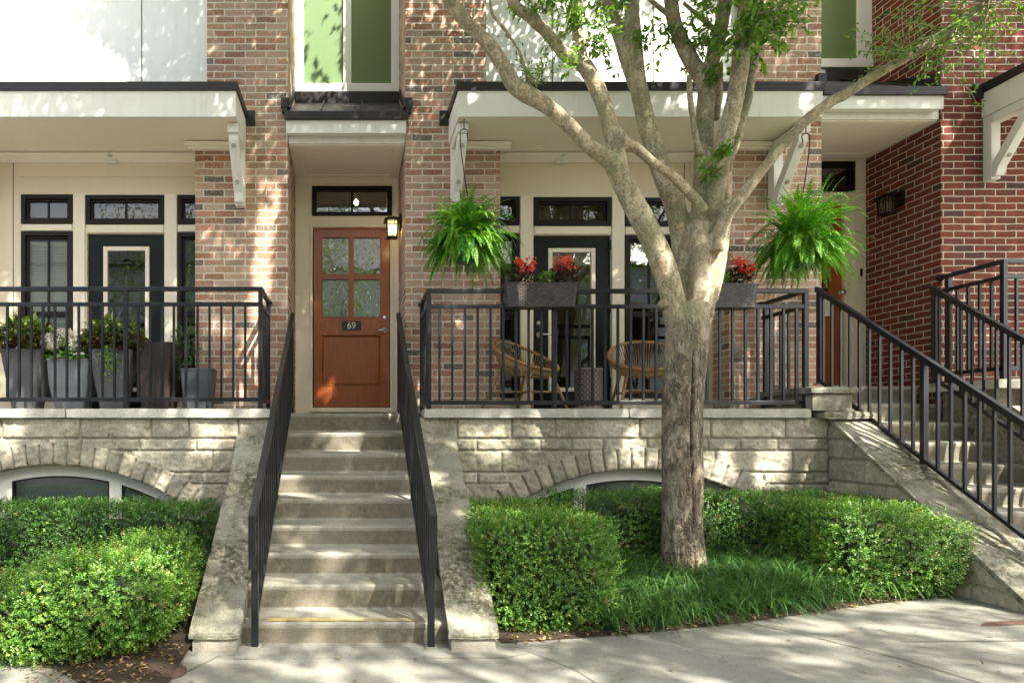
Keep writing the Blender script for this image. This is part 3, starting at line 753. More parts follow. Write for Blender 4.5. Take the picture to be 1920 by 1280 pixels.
# ------------------------------------------------------------------ the dark red brick townhouse on the right
DZ = 0.255
red = thing('red_brick_townhouse', 'dark red brick townhouse with pale mortar, its side wall beside the right-hand stair', 'house', (7.0, 6.5, 0))
XR = 5.772
m = MB(); m.box(XR, 6.67, 6.5, 7.62, 0, 9); m.build('brick_wall', M['redbrick'], red)
m = MB(); m.box(6.67, 9.2, 6.6, 7.6, 0, 9); m.build('upper_panel', M['panel'], red)
c_ = canopy(6.165, 9.3, DZ, red); bracket(c_, 6.225, DZ)
# right-hand entry, deep in its niche between the two houses
x0n, x1n = 4.61, XR
o_d2 = rect(1536, 1584, 378, 724, 7.45); o_d2 = (4.93, PX(1584, 7.45), PZ(722, 7.45), PZ(378, 7.45)); o_t2 = (4.86, PX(1603, 7.45), PZ(360, 7.45), PZ(303, 7.45))
m = MB(); wall_open(m, x0n, x1n, 1.7, 4.6, 7.45, 0.06, [o_d2, o_t2]); e2 = m.build('entry_surround', M['cream'], red)
m = MB(); xx = PX(1600, 7.45); m.box(xx, xx + 0.1, 7.438, 7.449, 1.75, 4.25); m.build('door_casing', M['cream'], e2, bevel=0.003)
window(red, o_t2, 7.45, 0.035, 0, name='transom_window')
D = MB(); a, b, c, d = o_d2; gl = (a + .14, b - .14, c + 1.0, d - .16)
wall_open(D, a + .01, b - .01, c, d - .01, 7.49, .03, [gl]); d2 = D.build('front_door', M['woodred'], red)
q = MB(); q.add([(gl[0], 7.505, gl[2]), (gl[1], 7.505, gl[2]), (gl[1], 7.505, gl[3]), (gl[0], 7.505, gl[3])], [(0, 1, 2, 3)]); q.build('pane', M['doorglass'], d2)
q = MB(); q.box(gl[0] + .02, gl[1] - .0, 7.482, 7.489, gl[2] - .22, gl[2] - .02); q.build('notice_card', M['panel'], d2)
k = MB(); k.lathe([(0.0, 0.05), (0.03, 0.045), (0.033, 0.02), (0.015, 0.005), (0.03, 0)], (0, 0, 0), 16); hx, hz = PX(1577, 7.49), PZ(549, 7.49)
k.v = [(hx + v[0], 7.49 - v[2], hz + v[1]) for v in k.v]; k.build('door_knob', M['steel'], d2)
q = MB(); q.box(PX(1611, 7.45), PX(1616, 7.45), 7.438, 7.4495, PZ(518, 7.45), PZ(504, 7.45)); q.build('doorbell', M['panel'], e2)
door_canopy(red, PX(1543, 6.4), PX(1776, 6.4), PZ(163, 6.4) - PZ(209, 6.4), x0n, XR, (PX(1700, 6.45),), True)
m = MB(); m.box(x0n + .002, XR - .002, YG, YG + 0.1, 4.8, 9); gp = m.build('green_panel', M['green'], red)
m = MB(); m.box(PX(1605, YG), XR - .003, YG - 0.025, YG - .001, PZ(115, YG) + .001, 9); m.box(x0n + .003, XR - .003, YG - .045, YG - .001, PZ(130, YG), PZ(114, YG)); m.build('panel_trim', M['panel'], gp, bevel=0.003)
# stepped flashing up the red side wall
m = MB(); m.prism([(6.5, PZ(137, 6.5)), (7.4, PZ(150, 7.3)), (7.4, PZ(190, 7.3)), (6.5, PZ(160, 6.5))], XR - 0.012, XR - .001, 'x'); m.build('flashing', M['brown_metal'], red)
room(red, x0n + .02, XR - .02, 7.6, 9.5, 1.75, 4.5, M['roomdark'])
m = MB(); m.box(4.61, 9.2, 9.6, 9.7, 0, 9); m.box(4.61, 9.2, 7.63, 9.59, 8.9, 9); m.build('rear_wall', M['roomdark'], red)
# ------------------------------------------------------------------ rock-faced stone walls
def rock(mb, fn, u0, u1, w0, w1, keep=None, cell=0.016, bulge=0.010, seed=0.0, mi=0):
    """one rock-faced block; fn(u, w, d) maps block coordinates (d outwards) into the world"""
    tint = random.random(); e = 0.009
    nu = max(2, round((u1 - u0) / cell)); nw = max(2, round((w1 - w0) / cell))
    us = [u0, u0 + e] + [u0 + e + (u1 - u0 - 2 * e) * i / nu for i in range(1, nu)] + [u1 - e, u1]
    ws = [w0, w0 + e] + [w0 + e + (w1 - w0 - 2 * e) * i / nw for i in range(1, nw)] + [w1 - e, w1]
    na, nb = len(us), len(ws); vs = []
    tilt_u, tilt_w = random.uniform(-.3, .3), random.uniform(-.5, .3)
    for j, w in enumerate(ws):
        for i, u in enumerate(us):
            if i in (0, na - 1) or j in (0, nb - 1): d = -0.012
            else:
                m_ = min(u - u0, u1 - u, w - w0, w1 - w)
                b = min(1, m_ / 0.014) ** 0.5
                nz = fbm(u * 1.0 + seed * 3.1, w, seed, 13, 3); n2 = fbm(u + seed, w, seed + 5, 32, 2)
                d = 0.002 + b * bulge * (0.7 + 1.3 * nz + tilt_u * (u - (u0 + u1) / 2) / (u1 - u0) + tilt_w * (w - (w0 + w1) / 2) / (w1 - w0)) + 0.017 * n2 * b
            ju = 0.002 * mnoise.noise(Vector((u * 20, w * 20, seed))); vs.append(fn(u + ju, w + ju, d))
    fs = []
    for j in range(nb - 1):
        for i in range(na - 1):
            if keep and not keep((us[i] + us[i + 1]) / 2, (ws[j] + ws[j + 1]) / 2): continue
            fs.append((j * na + i, j * na + i + 1, (j + 1) * na + i + 1, (j + 1) * na + i))
    if fs: mb.add(vs, fs, mi, tint, True)
def courses(mb, fn, u0, u1, w0, w1, rows, keep=None, seed=1.0, lo=0.32, hi=0.78, bulge=0.010, g=0.003):
    w = w1; k = 0; rs = random.Random(int(seed * 100))
    while w > w0 + 0.02:
        h = rows[k % len(rows)]; wb = max(w0, w - h); u = u0; 
        while u < u1 - 0.01:
            L = rs.uniform(lo, hi) * (0.8 if h < .12 else 1)
            ue = u + L
            if u1 - ue < 0.16: ue = u1
            rock(mb, fn, u + g, ue - g, wb + g, w - g, keep, seed=seed + k * 1.7 + u, bulge=bulge)
            u = ue
        w = wb; k += 1
def arc_pts(cx, cz, r, xa, xb, n):
    return [(xa + (xb - xa) * i / n, cz + math.sqrt(max(0, r * r - (xa + (xb - xa) * i / n - cx) ** 2))) for i in range(n + 1)]
def arch_window(par, cx, cz, r, Y, zb, panes, xlim):
    """wide basement window under an arch: pale arched board, dark framed panes"""
    m = MB(); ri = r - 0.10
    half = math.sqrt(r * r - (zb - cz) ** 2)
    xa, xb = max(cx - half, xlim[0]), min(cx + half, xlim[1])
    A = arc_pts(cx, cz, r + 0.03, xa, xb, 40)
    # solid board with pane holes: build as vertical strips so that holes stay open
    def ztop(x): return cz + math.sqrt(max(0.0, (r + .03) ** 2 - (x - cx) ** 2))
    def zpane(x): return cz + math.sqrt(max(0.0, ri ** 2 - (x - cx) ** 2))
    N = 90; xs = sorted(set([xa + (xb - xa) * i / N for i in range(N + 1)] + [q for p in panes for q in p]))
    for a, b in zip(xs, xs[1:]):
        mid = (a + b) / 2; inp = any(p[0] < mid < p[1] for p in panes) and zpane(mid) > zb + .1
        z0a, z0b = (max(zpane(a), zb + .08), max(zpane(b), zb + .08)) if inp else (zb, zb)
        m.add([(a, Y, z0a), (b, Y, z0b), (b, Y, max(ztop(b), z0b)), (a, Y, max(ztop(a), z0a))], [(0, 1, 2, 3)])
        if inp:
            m.add([(a, Y, zb), (b, Y, zb), (b, Y, zb + .08), (a, Y, zb + .08)], [(0, 1, 2, 3)])
            m.add([(a, Y, z0a), (b, Y, z0b), (b, Y + .04, z0b), (a, Y + .04, z0a)], [(3, 2, 1, 0)])
    for p in panes:
        for q in p: m.add([(q, Y, zb + .08), (q, Y, max(zpane(q), zb + .08)), (q, Y + .04, max(zpane(q), zb + .08)), (q, Y + .04, zb + .08)], [(0, 1, 2, 3)])
    w = m.build('arched_window', M['white'], par)
    for p in panes:
        xa_, xb_ = p
        if zpane(xb_) < zb + .1: xb_ = cx + math.sqrt(ri ** 2 - (zb + .1 - cz) ** 2)
        if zpane(xa_) < zb + .1: xa_ = cx - math.sqrt(ri ** 2 - (zb + .1 - cz) ** 2)
        top = [(x, zpane(x)) for x in [xa_ + (xb_ - xa_) * i / 16 for i in range(17)]]
        poly = [(xa_, zb + .08)] + top + [(xb_, zb + .08)]
        f = MB(); pts = [(x, Y + .02, z) for x, z in poly]
        for a, b in zip(pts, pts[1:] + pts[:1]):
            if (Vector(a) - Vector(b)).length > 1e-4: f.bar(a, b, 0.03, 0.03, (0, 1, 0))
        fr = f.build('frame', M['winframe'], w)
        g = MB(); pts = [(x, Y + .03, z) for x, z in poly]; g.add(pts, [tuple(range(len(pts)))[::-1]]); g.build('pane', M['glass'], w)
        bk = MB(); bk.add([(x, Y + .075, z) for x, _, z in pts], [tuple(range(len(pts)))[::-1]]); bk.build('blind', M['basement'], w)
    return w
M['basement'] = m_paint('basement_blind', (0.36, 0.41, 0.45), 0.6, 0.2)
YS = 5.82
SC = YS / F
def porch_stone(name, label, x0, x1, arch, z1, joints_seed, panes):
    cx, cz, ri, re = arch
    th = thing(name, label, 'stone wall', ((x0 + x1) / 2, YS, 0))
    keep = lambda u, w: (u - cx) ** 2 + (w - cz) ** 2 > (re - 0.012) ** 2
    m = MB(); fn = lambda u, w, d: (u, YS - d, w)
    courses(m, fn, x0, x1, 0.0, z1, [0.185, 0.105, 0.19, 0.10, 0.185, 0.11], keep, joints_seed)
    # voussoirs
    rm = (ri + re) / 2; amax = math.acos((0.02 - cz) / rm); n = int(2 * amax * rm / 0.118)
    fa = lambda u, w, d: (cx + w * math.sin(u / rm), YS - 0.006 - d, cz + w * math.cos(u / rm))
    inside = lambda u, w: x0 - .02 < cx + w * math.sin(u / rm) < x1 + .02
    for k in range(n):
        a0 = -amax * rm + 2 * amax * rm * k / n; a1 = -amax * rm + 2 * amax * rm * (k + 1) / n
        rock(m, fa, a0 + .004, a1 - .004, ri, re, inside, seed=joints_seed + k * 2.3, bulge=0.011)
    # intrados reveal
    for k in range(60):
        t0, t1 = -amax + 2 * amax * k / 60, -amax + 2 * amax * (k + 1) / 60
        xa, xb = cx + ri * math.sin(t0), cx + ri * math.sin(t1)
        if xa < x0 or xb > x1: continue
        za, zb = cz + ri * math.cos(t0), cz + ri * math.cos(t1)
        m.add([(xa, YS - .005, za), (xb, YS - .005, zb), (xb, YS + .16, zb), (xa, YS + .16, za)], [(0, 1, 2, 3)], 0, .4)
    m.build('stone_face', M['stone'], th)
    # mortar bed behind the stones
    q = MB(); c = 0.035; nxq = int((x1 - x0) / c); nz = int(z1 / c); vs = [(x0 + (x1 - x0) * i / nxq, YS + 0.006, z1 * j / nz) for j in range(nz + 1) for i in range(nxq + 1)]
    fs = []
    for j in range(nz):
        for i in range(nxq):
            u, w = x0 + (x1 - x0) * (i + .5) / nxq, z1 * (j + .5) / nz
            if (u - cx) ** 2 + (w - cz) ** 2 > (ri + .03) ** 2: fs.append((j * (nxq + 1) + i, j * (nxq + 1) + i + 1, (j + 1) * (nxq + 1) + i + 1, (j + 1) * (nxq + 1) + i))
    q.add(vs, fs); q.build('mortar', M['mortar'], th)
    arch_window(th, cx, cz, ri, YS + 0.13, 0.12, panes, (x0, x1))
    d = MB(); d.box(x0 + .01, x1 - .01, YS + 0.5, YS + 0.55, 0, z1); d.build('backing', M['roomdark'], th)
    return th
Yw = YS + 0.13
wl = porch_stone('porch_wall', 'grey rock-faced stone porch wall with arched basement window below the planters', -4.7, -0.655,
    ((100 - 655) * SC, EYE - (1309 - 808) * SC, 437 * SC, 480 * SC), 1.42, 1.3,
    [(PX(-103, Yw), PX(-3, Yw)), (PX(22, Yw), PX(205, Yw)), (PX(228, Yw), PX(333, Yw))])
wr = porch_stone('porch_wall', 'grey rock-faced stone porch wall with arched basement window behind the tree trunk', 0.60, 4.19,
    ((1196 - 655) * SC, EYE - (1317 - 808) * SC, 437 * SC, 480 * SC), 1.42, 4.7,
    [(PX(985, Yw), PX(1076, Yw)), (PX(1099, Yw), PX(1290, Yw)), (PX(1313, Yw), PX(1405, Yw))])
for w_, xa, xb, cuts in ((wl, -4.7, PX(507, 5.77), (PX(123, 5.77),)), (wr, PX(795, 5.77), PX(1522, 5.77), (PX(1180, 5.77),))):
    m = MB(); xs = [xa, *cuts, xb]
    for a, b in zip(xs, xs[1:]):
        rough_block(m, boxc(a + .002, b - .002, 5.765, 6.0, 1.415, 1.497), max(8, int((b - a) / .05)), 4, 3, 0.004, 8, tint=random.random(), rnd=0.008)
    m.build('coping', M['coping'], w_)
# end faces beside the stair
for w_, x, s in ((wl, -0.655, 1), (wr, 0.60, -1)):
    m = MB(); m.box(x - .002 * s, x - .03 * s, YS + .03, 6.5, 0, 1.415); m.build('return_face', M['mortar'], w_)

# ------------------------------------------------------------------ stairs
def stair_mesh(mb, x0, x1, Y0, d, zs, back, yend=None, nseg=44):
    prof = [(back, zs[0] + 0.004)]
    for k in range(len(zs)):
        Yk = Y0 - d * k; z = zs[k]; zn = zs[k + 1] if k + 1 < len(zs) else (yend if yend is not None else 0.0)
        nb = zn + (.015, .014, .011, .009, .008, .003, 0, 0, 0)[k] if k + 1 < len(zs) else zn
        prof += [(Yk + 0.03, z + 0.001), (Yk + 0.008, z - 0.001), (Yk + 0.001, z - 0.007), (Yk, z - 0.016), (Yk + 0.004, z - 0.035), (Yk + 0.012, (z + nb) / 2), (Yk + 0.016, nb + .012), (Yk + 0.012, nb)]
        if k + 1 < len(zs): prof += [(Yk - d * 0.35, nb + (zn - nb) * .35), (Yk - d * 0.7, nb + (zn - nb) * .7)]
    n = len(prof); vs = []; fs = []
    for i in range(nseg + 1):
        x = x0 + (x1 - x0) * i / nseg
        for (y, z) in prof:
            a = 0.0035 * fbm(x, y, z, 5) + 0.0015 * mnoise.noise(Vector((x * 30, y * 30, z * 30)))
            vs.append((x, y + a, z + a))
    for i in range(nseg):
        for j in range(n - 1): fs.append((i * n + j, (i + 1) * n + j, (i + 1) * n + j + 1, i * n + j + 1)[::-1])
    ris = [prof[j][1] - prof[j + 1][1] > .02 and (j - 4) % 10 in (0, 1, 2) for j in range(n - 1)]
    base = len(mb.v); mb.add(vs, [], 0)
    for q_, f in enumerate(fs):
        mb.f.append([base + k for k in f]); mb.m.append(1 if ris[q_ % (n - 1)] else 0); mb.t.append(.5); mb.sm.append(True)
st = thing('entry_stair', 'grey concrete stair of nine steps up to the wooden door between sloped stone cheeks', 'stairs', (-0.03, 5.2, 0))
ZS = [1.469, 1.283, 1.105, .932, .770, .600, .451, .299, .139]
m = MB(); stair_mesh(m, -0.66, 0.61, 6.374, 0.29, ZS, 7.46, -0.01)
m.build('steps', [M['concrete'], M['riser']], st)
m = MB()
for k in range(26):
    a = -0.50 + 0.92 * k / 26; b = a + 0.92 / 26; y = 4.054 + 0.034
    w0_ = 0.016 + 0.010 * mnoise.noise(Vector((a * 9, 0, 0))); w1_ = 0.016 + 0.010 * mnoise.noise(Vector((b * 9, 0, 0)))
    m.add([(a, y - w0_, .1435), (b, y - w1_, .1435), (b, y + .022 + w1_, .146), (a, y + .022 + w0_, .146)], [(0, 1, 2, 3)])
m.build('painted_stripe', M['yellow'], st)
def z_cap(Y): return 1.277 - 0.609 * (5.8 - Y)
def cheek(par, xi, xo, name='cheek_wall'):
    """xi/xo: four x values (top, joint, joint, bottom) of the two long edges"""
    Ys = [5.81, 5.21, 4.535, 3.9]
    m = MB()
    x0 = [min(a, b) + .02 for a, b in zip(xi, xo)]; x1 = [max(a, b) - .02 for a, b in zip(xi, xo)]
    # body
    for k in range(3):
        ya, yb = Ys[k], Ys[k + 1]; ye = yb if k < 2 else yb + .02
        rough_block(m, [(x0[k + 1], ye, -.02), (x1[k + 1], ye, -.02), (x1[k], ya, -.02), (x0[k], ya, -.02),
                        (x0[k + 1], ye, z_cap(yb) - .04), (x1[k + 1], ye, z_cap(yb) - .04), (x1[k], ya, z_cap(ya) - .04), (x0[k], ya, z_cap(ya) - .04)], 5, 9, 8, 0.008, 6, rnd=.01, seed=k)
    b = m.build(name, M['concrete'], par)
    for k in range(3):
        c = MB(); ya, yb = Ys[k] - .002, Ys[k + 1] + .002
        xa0, xa1, xb0, xb1 = x0[k] - .02, x1[k] + .02, x0[k + 1] - .02, x1[k + 1] + .02
        rough_block(c, [(xb0, yb, z_cap(yb) - .042), (xb1, yb, z_cap(yb) - .042), (xa1, ya, z_cap(ya) - .042), (xa0, ya, z_cap(ya) - .042),
                        (xb0, yb, z_cap(yb)), (xb1, yb, z_cap(yb)), (xa1, ya, z_cap(ya)), (xa0, ya, z_cap(ya))], 10, 18, 3, 0.012, 7, tint=random.random(), rnd=.012, seed=k * 3 + xb0 * 7)
        c.build('cap_stone', M['capstone'], b)
    return b
cheek(st, (0.626, .628, .598, .577), (.919, .905, .892, .882))
cheek(st, (-0.66, -.655, -.645, -.637), (-.974, -.95, -.944, -.947))
m = MB(); rough_block(m, boxc(-0.66, 0.6, 3.80, 4.07, -0.03, 0.012), 20, 6, 2, .003, 5, rnd=.006); m.build('landing_slab', M['pave'], st)

def rail_set(root_, ends, post_xyz=None): pass
def baluster(par, p, q, w=0.0195, name='baluster', mat=None):
    m = MB(); m.bar(p, q, w, w, (1, 0, 0)); return m.build(name, mat or M['black'], par)
def stair_rail(x, top, bend, drop, low0, low1, posts, pitch, label, grp=None, flip=1):
    """top/bend: (Y, z) ends of the sloping handrail; low0/low1: ends of the bottom bar; posts: list of (Y, z_foot)"""
    th = thing('stair_railing', label, 'railing', (x, (top[0] + bend[0]) / 2, 0), grp)
    zt = lambda Y: bend[1] + (top[1] - bend[1]) * (Y - bend[0]) / (top[0] - bend[0])
    zl = lambda Y: low1[1] + (low0[1] - low1[1]) * (Y - low1[0]) / (low0[0] - low1[0])
    m = MB()
    s = (top[1] - bend[1]) / (top[0] - bend[0]); L = math.hypot(1, s); nrm_ = (-s / L, 1 / L)
    h = 0.022
    poly = [(top[0], top[1] + h * L), (bend[0] - .02, bend[1] - .02 * s + h * L)]
    if drop: poly += [(bend[0] - .02, bend[1] - drop), (bend[0] + .022, bend[1] - drop), (bend[0] + .022, bend[1] + .022 * s - h * L)]
    else: poly += [(bend[0] - .02, bend[1] - .02 * s - h * L)]
    poly += [(top[0], top[1] - h * L)]
    m.prism(poly, x - .021, x + .021, 'x'); m.build('handrail', M['black'], th, bevel=0.003)
    if drop:
        q = MB(); yp = posts[-1][0]
        q.prism([(bend[0] + .023, bend[1] - drop + .0), (yp - .02, bend[1] - drop + .12), (yp - .02, bend[1] - drop + .155), (bend[0] + .023, bend[1] - drop + .035)], x - .016, x + .016, 'x'); q.build('rail_return', M['black'], th, bevel=.002)
    m = MB(); m.bar((x, low0[0], low0[1]), (x, low1[0], low1[1]), 0.032, 0.028, (1, 0, 0)); m.build('bottom_rail', M['black'], th, bevel=.002)
    for Y, zf in posts:
        q = MB(); q.box(x - .02, x + .02, Y - .02, Y + .02, zf, zt(Y) - .012); p_ = q.build('post', M['black'], th, bevel=.002)
        f = MB(); f.box(x - .035, x + .035, Y - .035, Y + .035, zf - .004, zf + .009); f.build('base_plate', M['pave'], p_)
    Y = top[0] - pitch * .8
    while Y > low1[0] + 0.04:
        if all(abs(Y - p[0]) > 0.045 for p in posts): baluster(th, (x, Y, zl(Y)), (x, Y, zt(Y) - .015))
        Y -= pitch
    return th
for x, lab in ((-0.562, 'black stair railing of the concrete stair, on its side nearer the planters'), (0.487, 'black stair railing of the concrete stair, on its side nearer the tree')):
    stair_rail(x, (6.62, 2.45), (3.86, .80), .30, (6.5, 1.62), (4.02, .20), [(6.5, 1.469), (5.08, .770), (3.975, 0.012)], 0.112, lab, 'railings of the concrete stair')
# balcony railings
def balcony_rail(xa, xb, Y, ztop, zmid, zbot, zfloor, posts, pitch, b0, label, ret, cat='railing'):
    th = thing('balcony_railing', label, cat, ((xa + xb) / 2, Y, zfloor))
    m = MB(); m.box(xa, xb, Y - .02, Y + .02, ztop - .038, ztop)
    for q in ret: m.box(q[0] - .02, q[0] + .02, Y + .0205, q[1], ztop - .038, ztop)
    m.build('top_rail', M['black'], th, bevel=.003)
    m = MB(); m.box(xa, xb, Y - .014, Y + .014, zmid - .034, zmid)
    for q in ret: m.box(q[0] - .014, q[0] + .014, Y + .0145, q[1], zmid - .034, zmid)
    m.build('middle_rail', M['black'], th, bevel=.002)
    m = MB(); m.box(xa, xb, Y - .014, Y + .014, zbot - .036, zbot)
    for q in ret: m.box(q[0] - .014, q[0] + .014, Y + .0145, q[1], zbot - .036, zbot)
    m.build('bottom_rail', M['black'], th, bevel=.002)
    for px_, yy in posts:
        q = MB(); q.box(px_ - .019, px_ + .019, yy - .019, yy + .019, zfloor - .012, ztop - .037); q.build('post', M['black'], th, bevel=.002)
    x = b0
    while x < xb - .02:
        if all(abs(x - p[0]) > .04 for p in posts if abs(p[1] - Y) < .1) and x > xa + .02: baluster(th, (x, Y, zbot - .002), (x, Y, zmid - .033))
        x += pitch
    for rx, ry in ret:
        y = Y + pitch
        while y < ry - .05:
            if all(abs(y - p[1]) > .04 for p in posts if abs(p[0] - rx) < .05): baluster(th, (rx, y, zbot - .002), (rx, y, zmid - .033))
            y += pitch
        k = MB(); k.tube([(rx - .0, ry - .01, ztop - .019), (rx, ry + .03, ztop - .019)], [.03, .03], 14); k.build('wall_flange', M['black'], th)
    return th
YR = 5.86
xl = PX(488.5, YR)
balcony_rail(-4.55, xl + .019, YR, PZ(538, YR), PZ(567, YR), PZ(745, YR), 1.497, [(xl, YR), (PX(236, YR), YR), (PX(-16, YR), YR), (PX(-268, YR), YR), (xl, 6.42)], 0.1045,
             PX(14, YR) - 0.1045 * 12, 'black porch railing in front of the tall grey planters', [(xl, 6.47)])
xa, xb = PX(804, YR), PX(1510, YR)
balcony_rail(xa - .019, xb + .019, YR, PZ(542, YR), PZ(571, YR), PZ(751, YR), 1.497, [(xa, YR), (PX(1039, YR), YR), (PX(1275, YR), YR), (xb, YR), (xa, 6.42), (xb, 6.42)], 0.112,
             PX(1039, YR) - 0.112 * 10, 'black porch railing carrying wicker flower boxes behind the tree', [(xa, 6.47), (xb, 6.47)])

# ------------------------------------------------------------------ stair of the neighbouring house on the right
s2 = thing('entry_stair', 'concrete stair beside the dark red brick wall with a sloped stone cheek', 'stairs', (5.1, 5.3, 0.1))
Z2 = [1.751, 1.5615, 1.379, 1.201, 1.018, .844, .689, .52, .35]
m = MB(); stair_mesh(m, 4.5, 5.70, 6.68, 0.27, Z2, 7.47, 0.14); m.build('steps', [M['concrete'], M['riser']], s2)
m = MB(); XC = 4.185
def zc2(Y): return 1.397 - 0.69 * (5.75 - Y)
fn = lambda u, w, d: (XC - d, u, w)
courses(m, lambda u, w, d: (XC - d, 5.83 - u, w), 0.0, 1.83, 0.0, 1.36, [0.13, .17, .19, .11], lambda u, w: w < zc2(5.83 - u) - .05, 7.7, .28, .5, .016)
m.prism([(5.83, -.05), (5.83, zc2(5.83) - .03), (4.02, zc2(4.02) - .03), (4.02, -.05)], XC + .008, 4.5, 'x')
cb = m.build('cheek_wall', M['stone'], s2)
Ys = [5.78, 5.08, 4.52, 4.0]
for k in range(3):
    c = MB(); ya, yb = Ys[k] - .002, Ys[k + 1] + .002; x0, x1 = XC - .03, 4.56
    rough_block(c, [(x0, yb, zc2(yb) - .05), (x1, yb, zc2(yb) - .05), (x1, ya, zc2(ya) - .05), (x0, ya, zc2(ya) - .05), (x0, yb, zc2(yb)), (x1, yb, zc2(yb)), (x1, ya, zc2(ya)), (x0, ya, zc2(ya))], 12, 20, 3, .014, 7, tint=random.random(), rnd=.014, seed=k + 20)
    c.build('cap_stone', M['capstone'], cb)
pd = MB(); Yp = 5.72
rough_block(pd, boxc(PX(1521, Yp), PX(1612, Yp), Yp, 6.48, PZ(737, Yp), PZ(724, Yp)), 12, 8, 3, .008, 8, rnd=.012, tint=.6)
rough_block(pd, boxc(PX(1528, Yp), PX(1604, Yp), Yp + .03, 6.45, PZ(770, Yp), PZ(737, Yp) - .001), 10, 8, 5, .014, 9, rnd=.012, tint=.5)
rough_block(pd, boxc(PX(1543, Yp), PX(1646, Yp), Yp - .02, 6.40, PZ(785.5, Yp), PZ(770, Yp) - .001), 14, 8, 3, .01, 8, rnd=.014, tint=.3)
rough_block(pd, boxc(4.2, 4.53, 5.79, 6.5, 1.2, PZ(786, Yp)), 8, 8, 4, .01, 8, tint=.5)
pd.build('pedestal', M['capstone'], s2)
m = MB()
m.prism([(6.4, -.05), (6.4, 1.5), (5.7, 1.45), (4.02, .3), (4.02, -.05)], 5.701, 6.0, 'x'); rough_block(m, [(5.68, 4.0, .31), (6.02, 4.0, .31), (6.02, 5.72, 1.47), (5.68, 5.72, 1.47), (5.68, 4.0, .36), (6.02, 4.0, .36), (6.02, 5.72, 1.52), (5.68, 5.72, 1.52)], 8, 20, 3, .012, 7, tint=.4)
m.build('cheek_wall', M['capstone'], s2)
stair_rail(4.50, (6.42, 2.665), (4.1, 1.12), 0, (6.40, 1.80), (4.15, .42), [(6.38, 1.75), (5.22, zc2(5.22)), (4.3, zc2(4.3))], 0.112, 'black stair railing on the mossy stone cheek of the neighbouring stair')
stair_rail(5.62, (6.44, 2.68), (4.4, 1.25), 0, (6.42, 1.82), (4.45, .5), [(6.40, 1.75), (5.2, .76), (4.5, .36)], 0.112, 'black stair railing at the dark red brick side of the neighbouring stair')
# porch of the red house: only its corner shows
wr2 = thing('porch_wall', 'stone porch wall with pale coping at the red brick house, beyond the stair', 'stone wall', (7.0, YS, 0))
m = MB(); courses(m, lambda u, w, d: (u, YS - d, w), 6.0, 8.8, 0, 1.67, [.19, .105], None, 9.1); m.box(6.0, 8.8, YS + .01, YS + .2, 0, 1.67); m.box(5.78, 6.2, 5.95, 6.49, 0, 1.67); m.build('stone_face', M['stone'], wr2)
m = MB(); rough_block(m, boxc(PX(1866, 5.8), 8.8, 5.765, 6.49, 1.672, 1.755), 40, 5, 3, .004, 8, rnd=.008); m.build('coping', M['coping'], wr2)
xc = PX(1882, YR)
balcony_rail(xc - .019, 8.7, YR, PZ(486, YR), PZ(515, YR), 1.87, 1.755, [(xc, YR), (xc + 1.1, YR), (xc, 6.40)], 0.112, xc + .112, 'black porch railing at the corner of the dark red brick house', [(xc, 6.47)])
# ------------------------------------------------------------------ foliage materials
M['box'] = m_leaf('boxwood_leaf', (0.024, 0.072, 0.011), (0.085, 0.205, 0.025), (0.26, 0.42, 0.058), 0.30, 0.36, 0.5, (0.33, 0.19, 0.09))
M['twig'] = m_paint('hedge_twig', (0.060, 0.045, 0.028), 0.8, 0.3)
M['hcore'] = m_paint('hedge_shaded_core', (0.022, 0.030, 0.012), 0.9, 0.3)  # inner shade of the hedge is put into this dark colour
M['liri'] = m_leaf('lilyturf_blade', (0.020, 0.062, 0.014), (0.055, 0.145, 0.030), (0.17, 0.30, 0.08), 0.25, 0.35, 0.5)
M['fern'] = m_leaf('fern_frond', (0.018, 0.10, 0.008), (0.07, 0.26, 0.014), (0.24, 0.46, 0.04), 0.35, 0.45, 0.35)
M['tleaf'] = m_leaf('myrtle_leaf', (0.045, 0.115, 0.018), (0.095, 0.21, 0.03), (0.21, 0.36, 0.045), 0.45, 0.4, 0.45)
M['litter'] = m_leaf('dry_leaf', (0.10, 0.055, 0.025), (0.21, 0.13, 0.06), (0.38, 0.27, 0.12), 0.1, 0.7, 0.2)
M['coleus'] = m_leaf('coleus_leaf', (0.085, 0.018, 0.015), (0.10, 0.17, 0.03), (0.27, 0.36, 0.06), 0.25, 0.45, 0.35)
M['begleaf'] = m_leaf('begonia_leaf', (0.035, 0.018, 0.014), (0.075, 0.035, 0.022), (0.12, 0.13, 0.06), 0.15, 0.3, 0.5)
M['greenleaf'] = m_leaf('bright_leaf', (0.06, 0.17, 0.02), (0.13, 0.30, 0.04), (0.25, 0.42, 0.08), 0.3, 0.45)
M['redpetal'] = m_leaf('red_petal', (0.60, 0.03, 0.025), (0.82, 0.10, 0.05), (0.9, 0.30, 0.16), 0.25, 0.5, 0.3)
M['whitepetal'] = m_leaf('white_petal', (0.60, 0.62, 0.50), (0.78, 0.77, 0.68), (0.85, 0.74, 0.72), 0.2, 0.55, 0.3)
def tints(n, m=0.5, s=0.2): return np.clip(rng.normal(m, s, n), 0.0, 0.99)

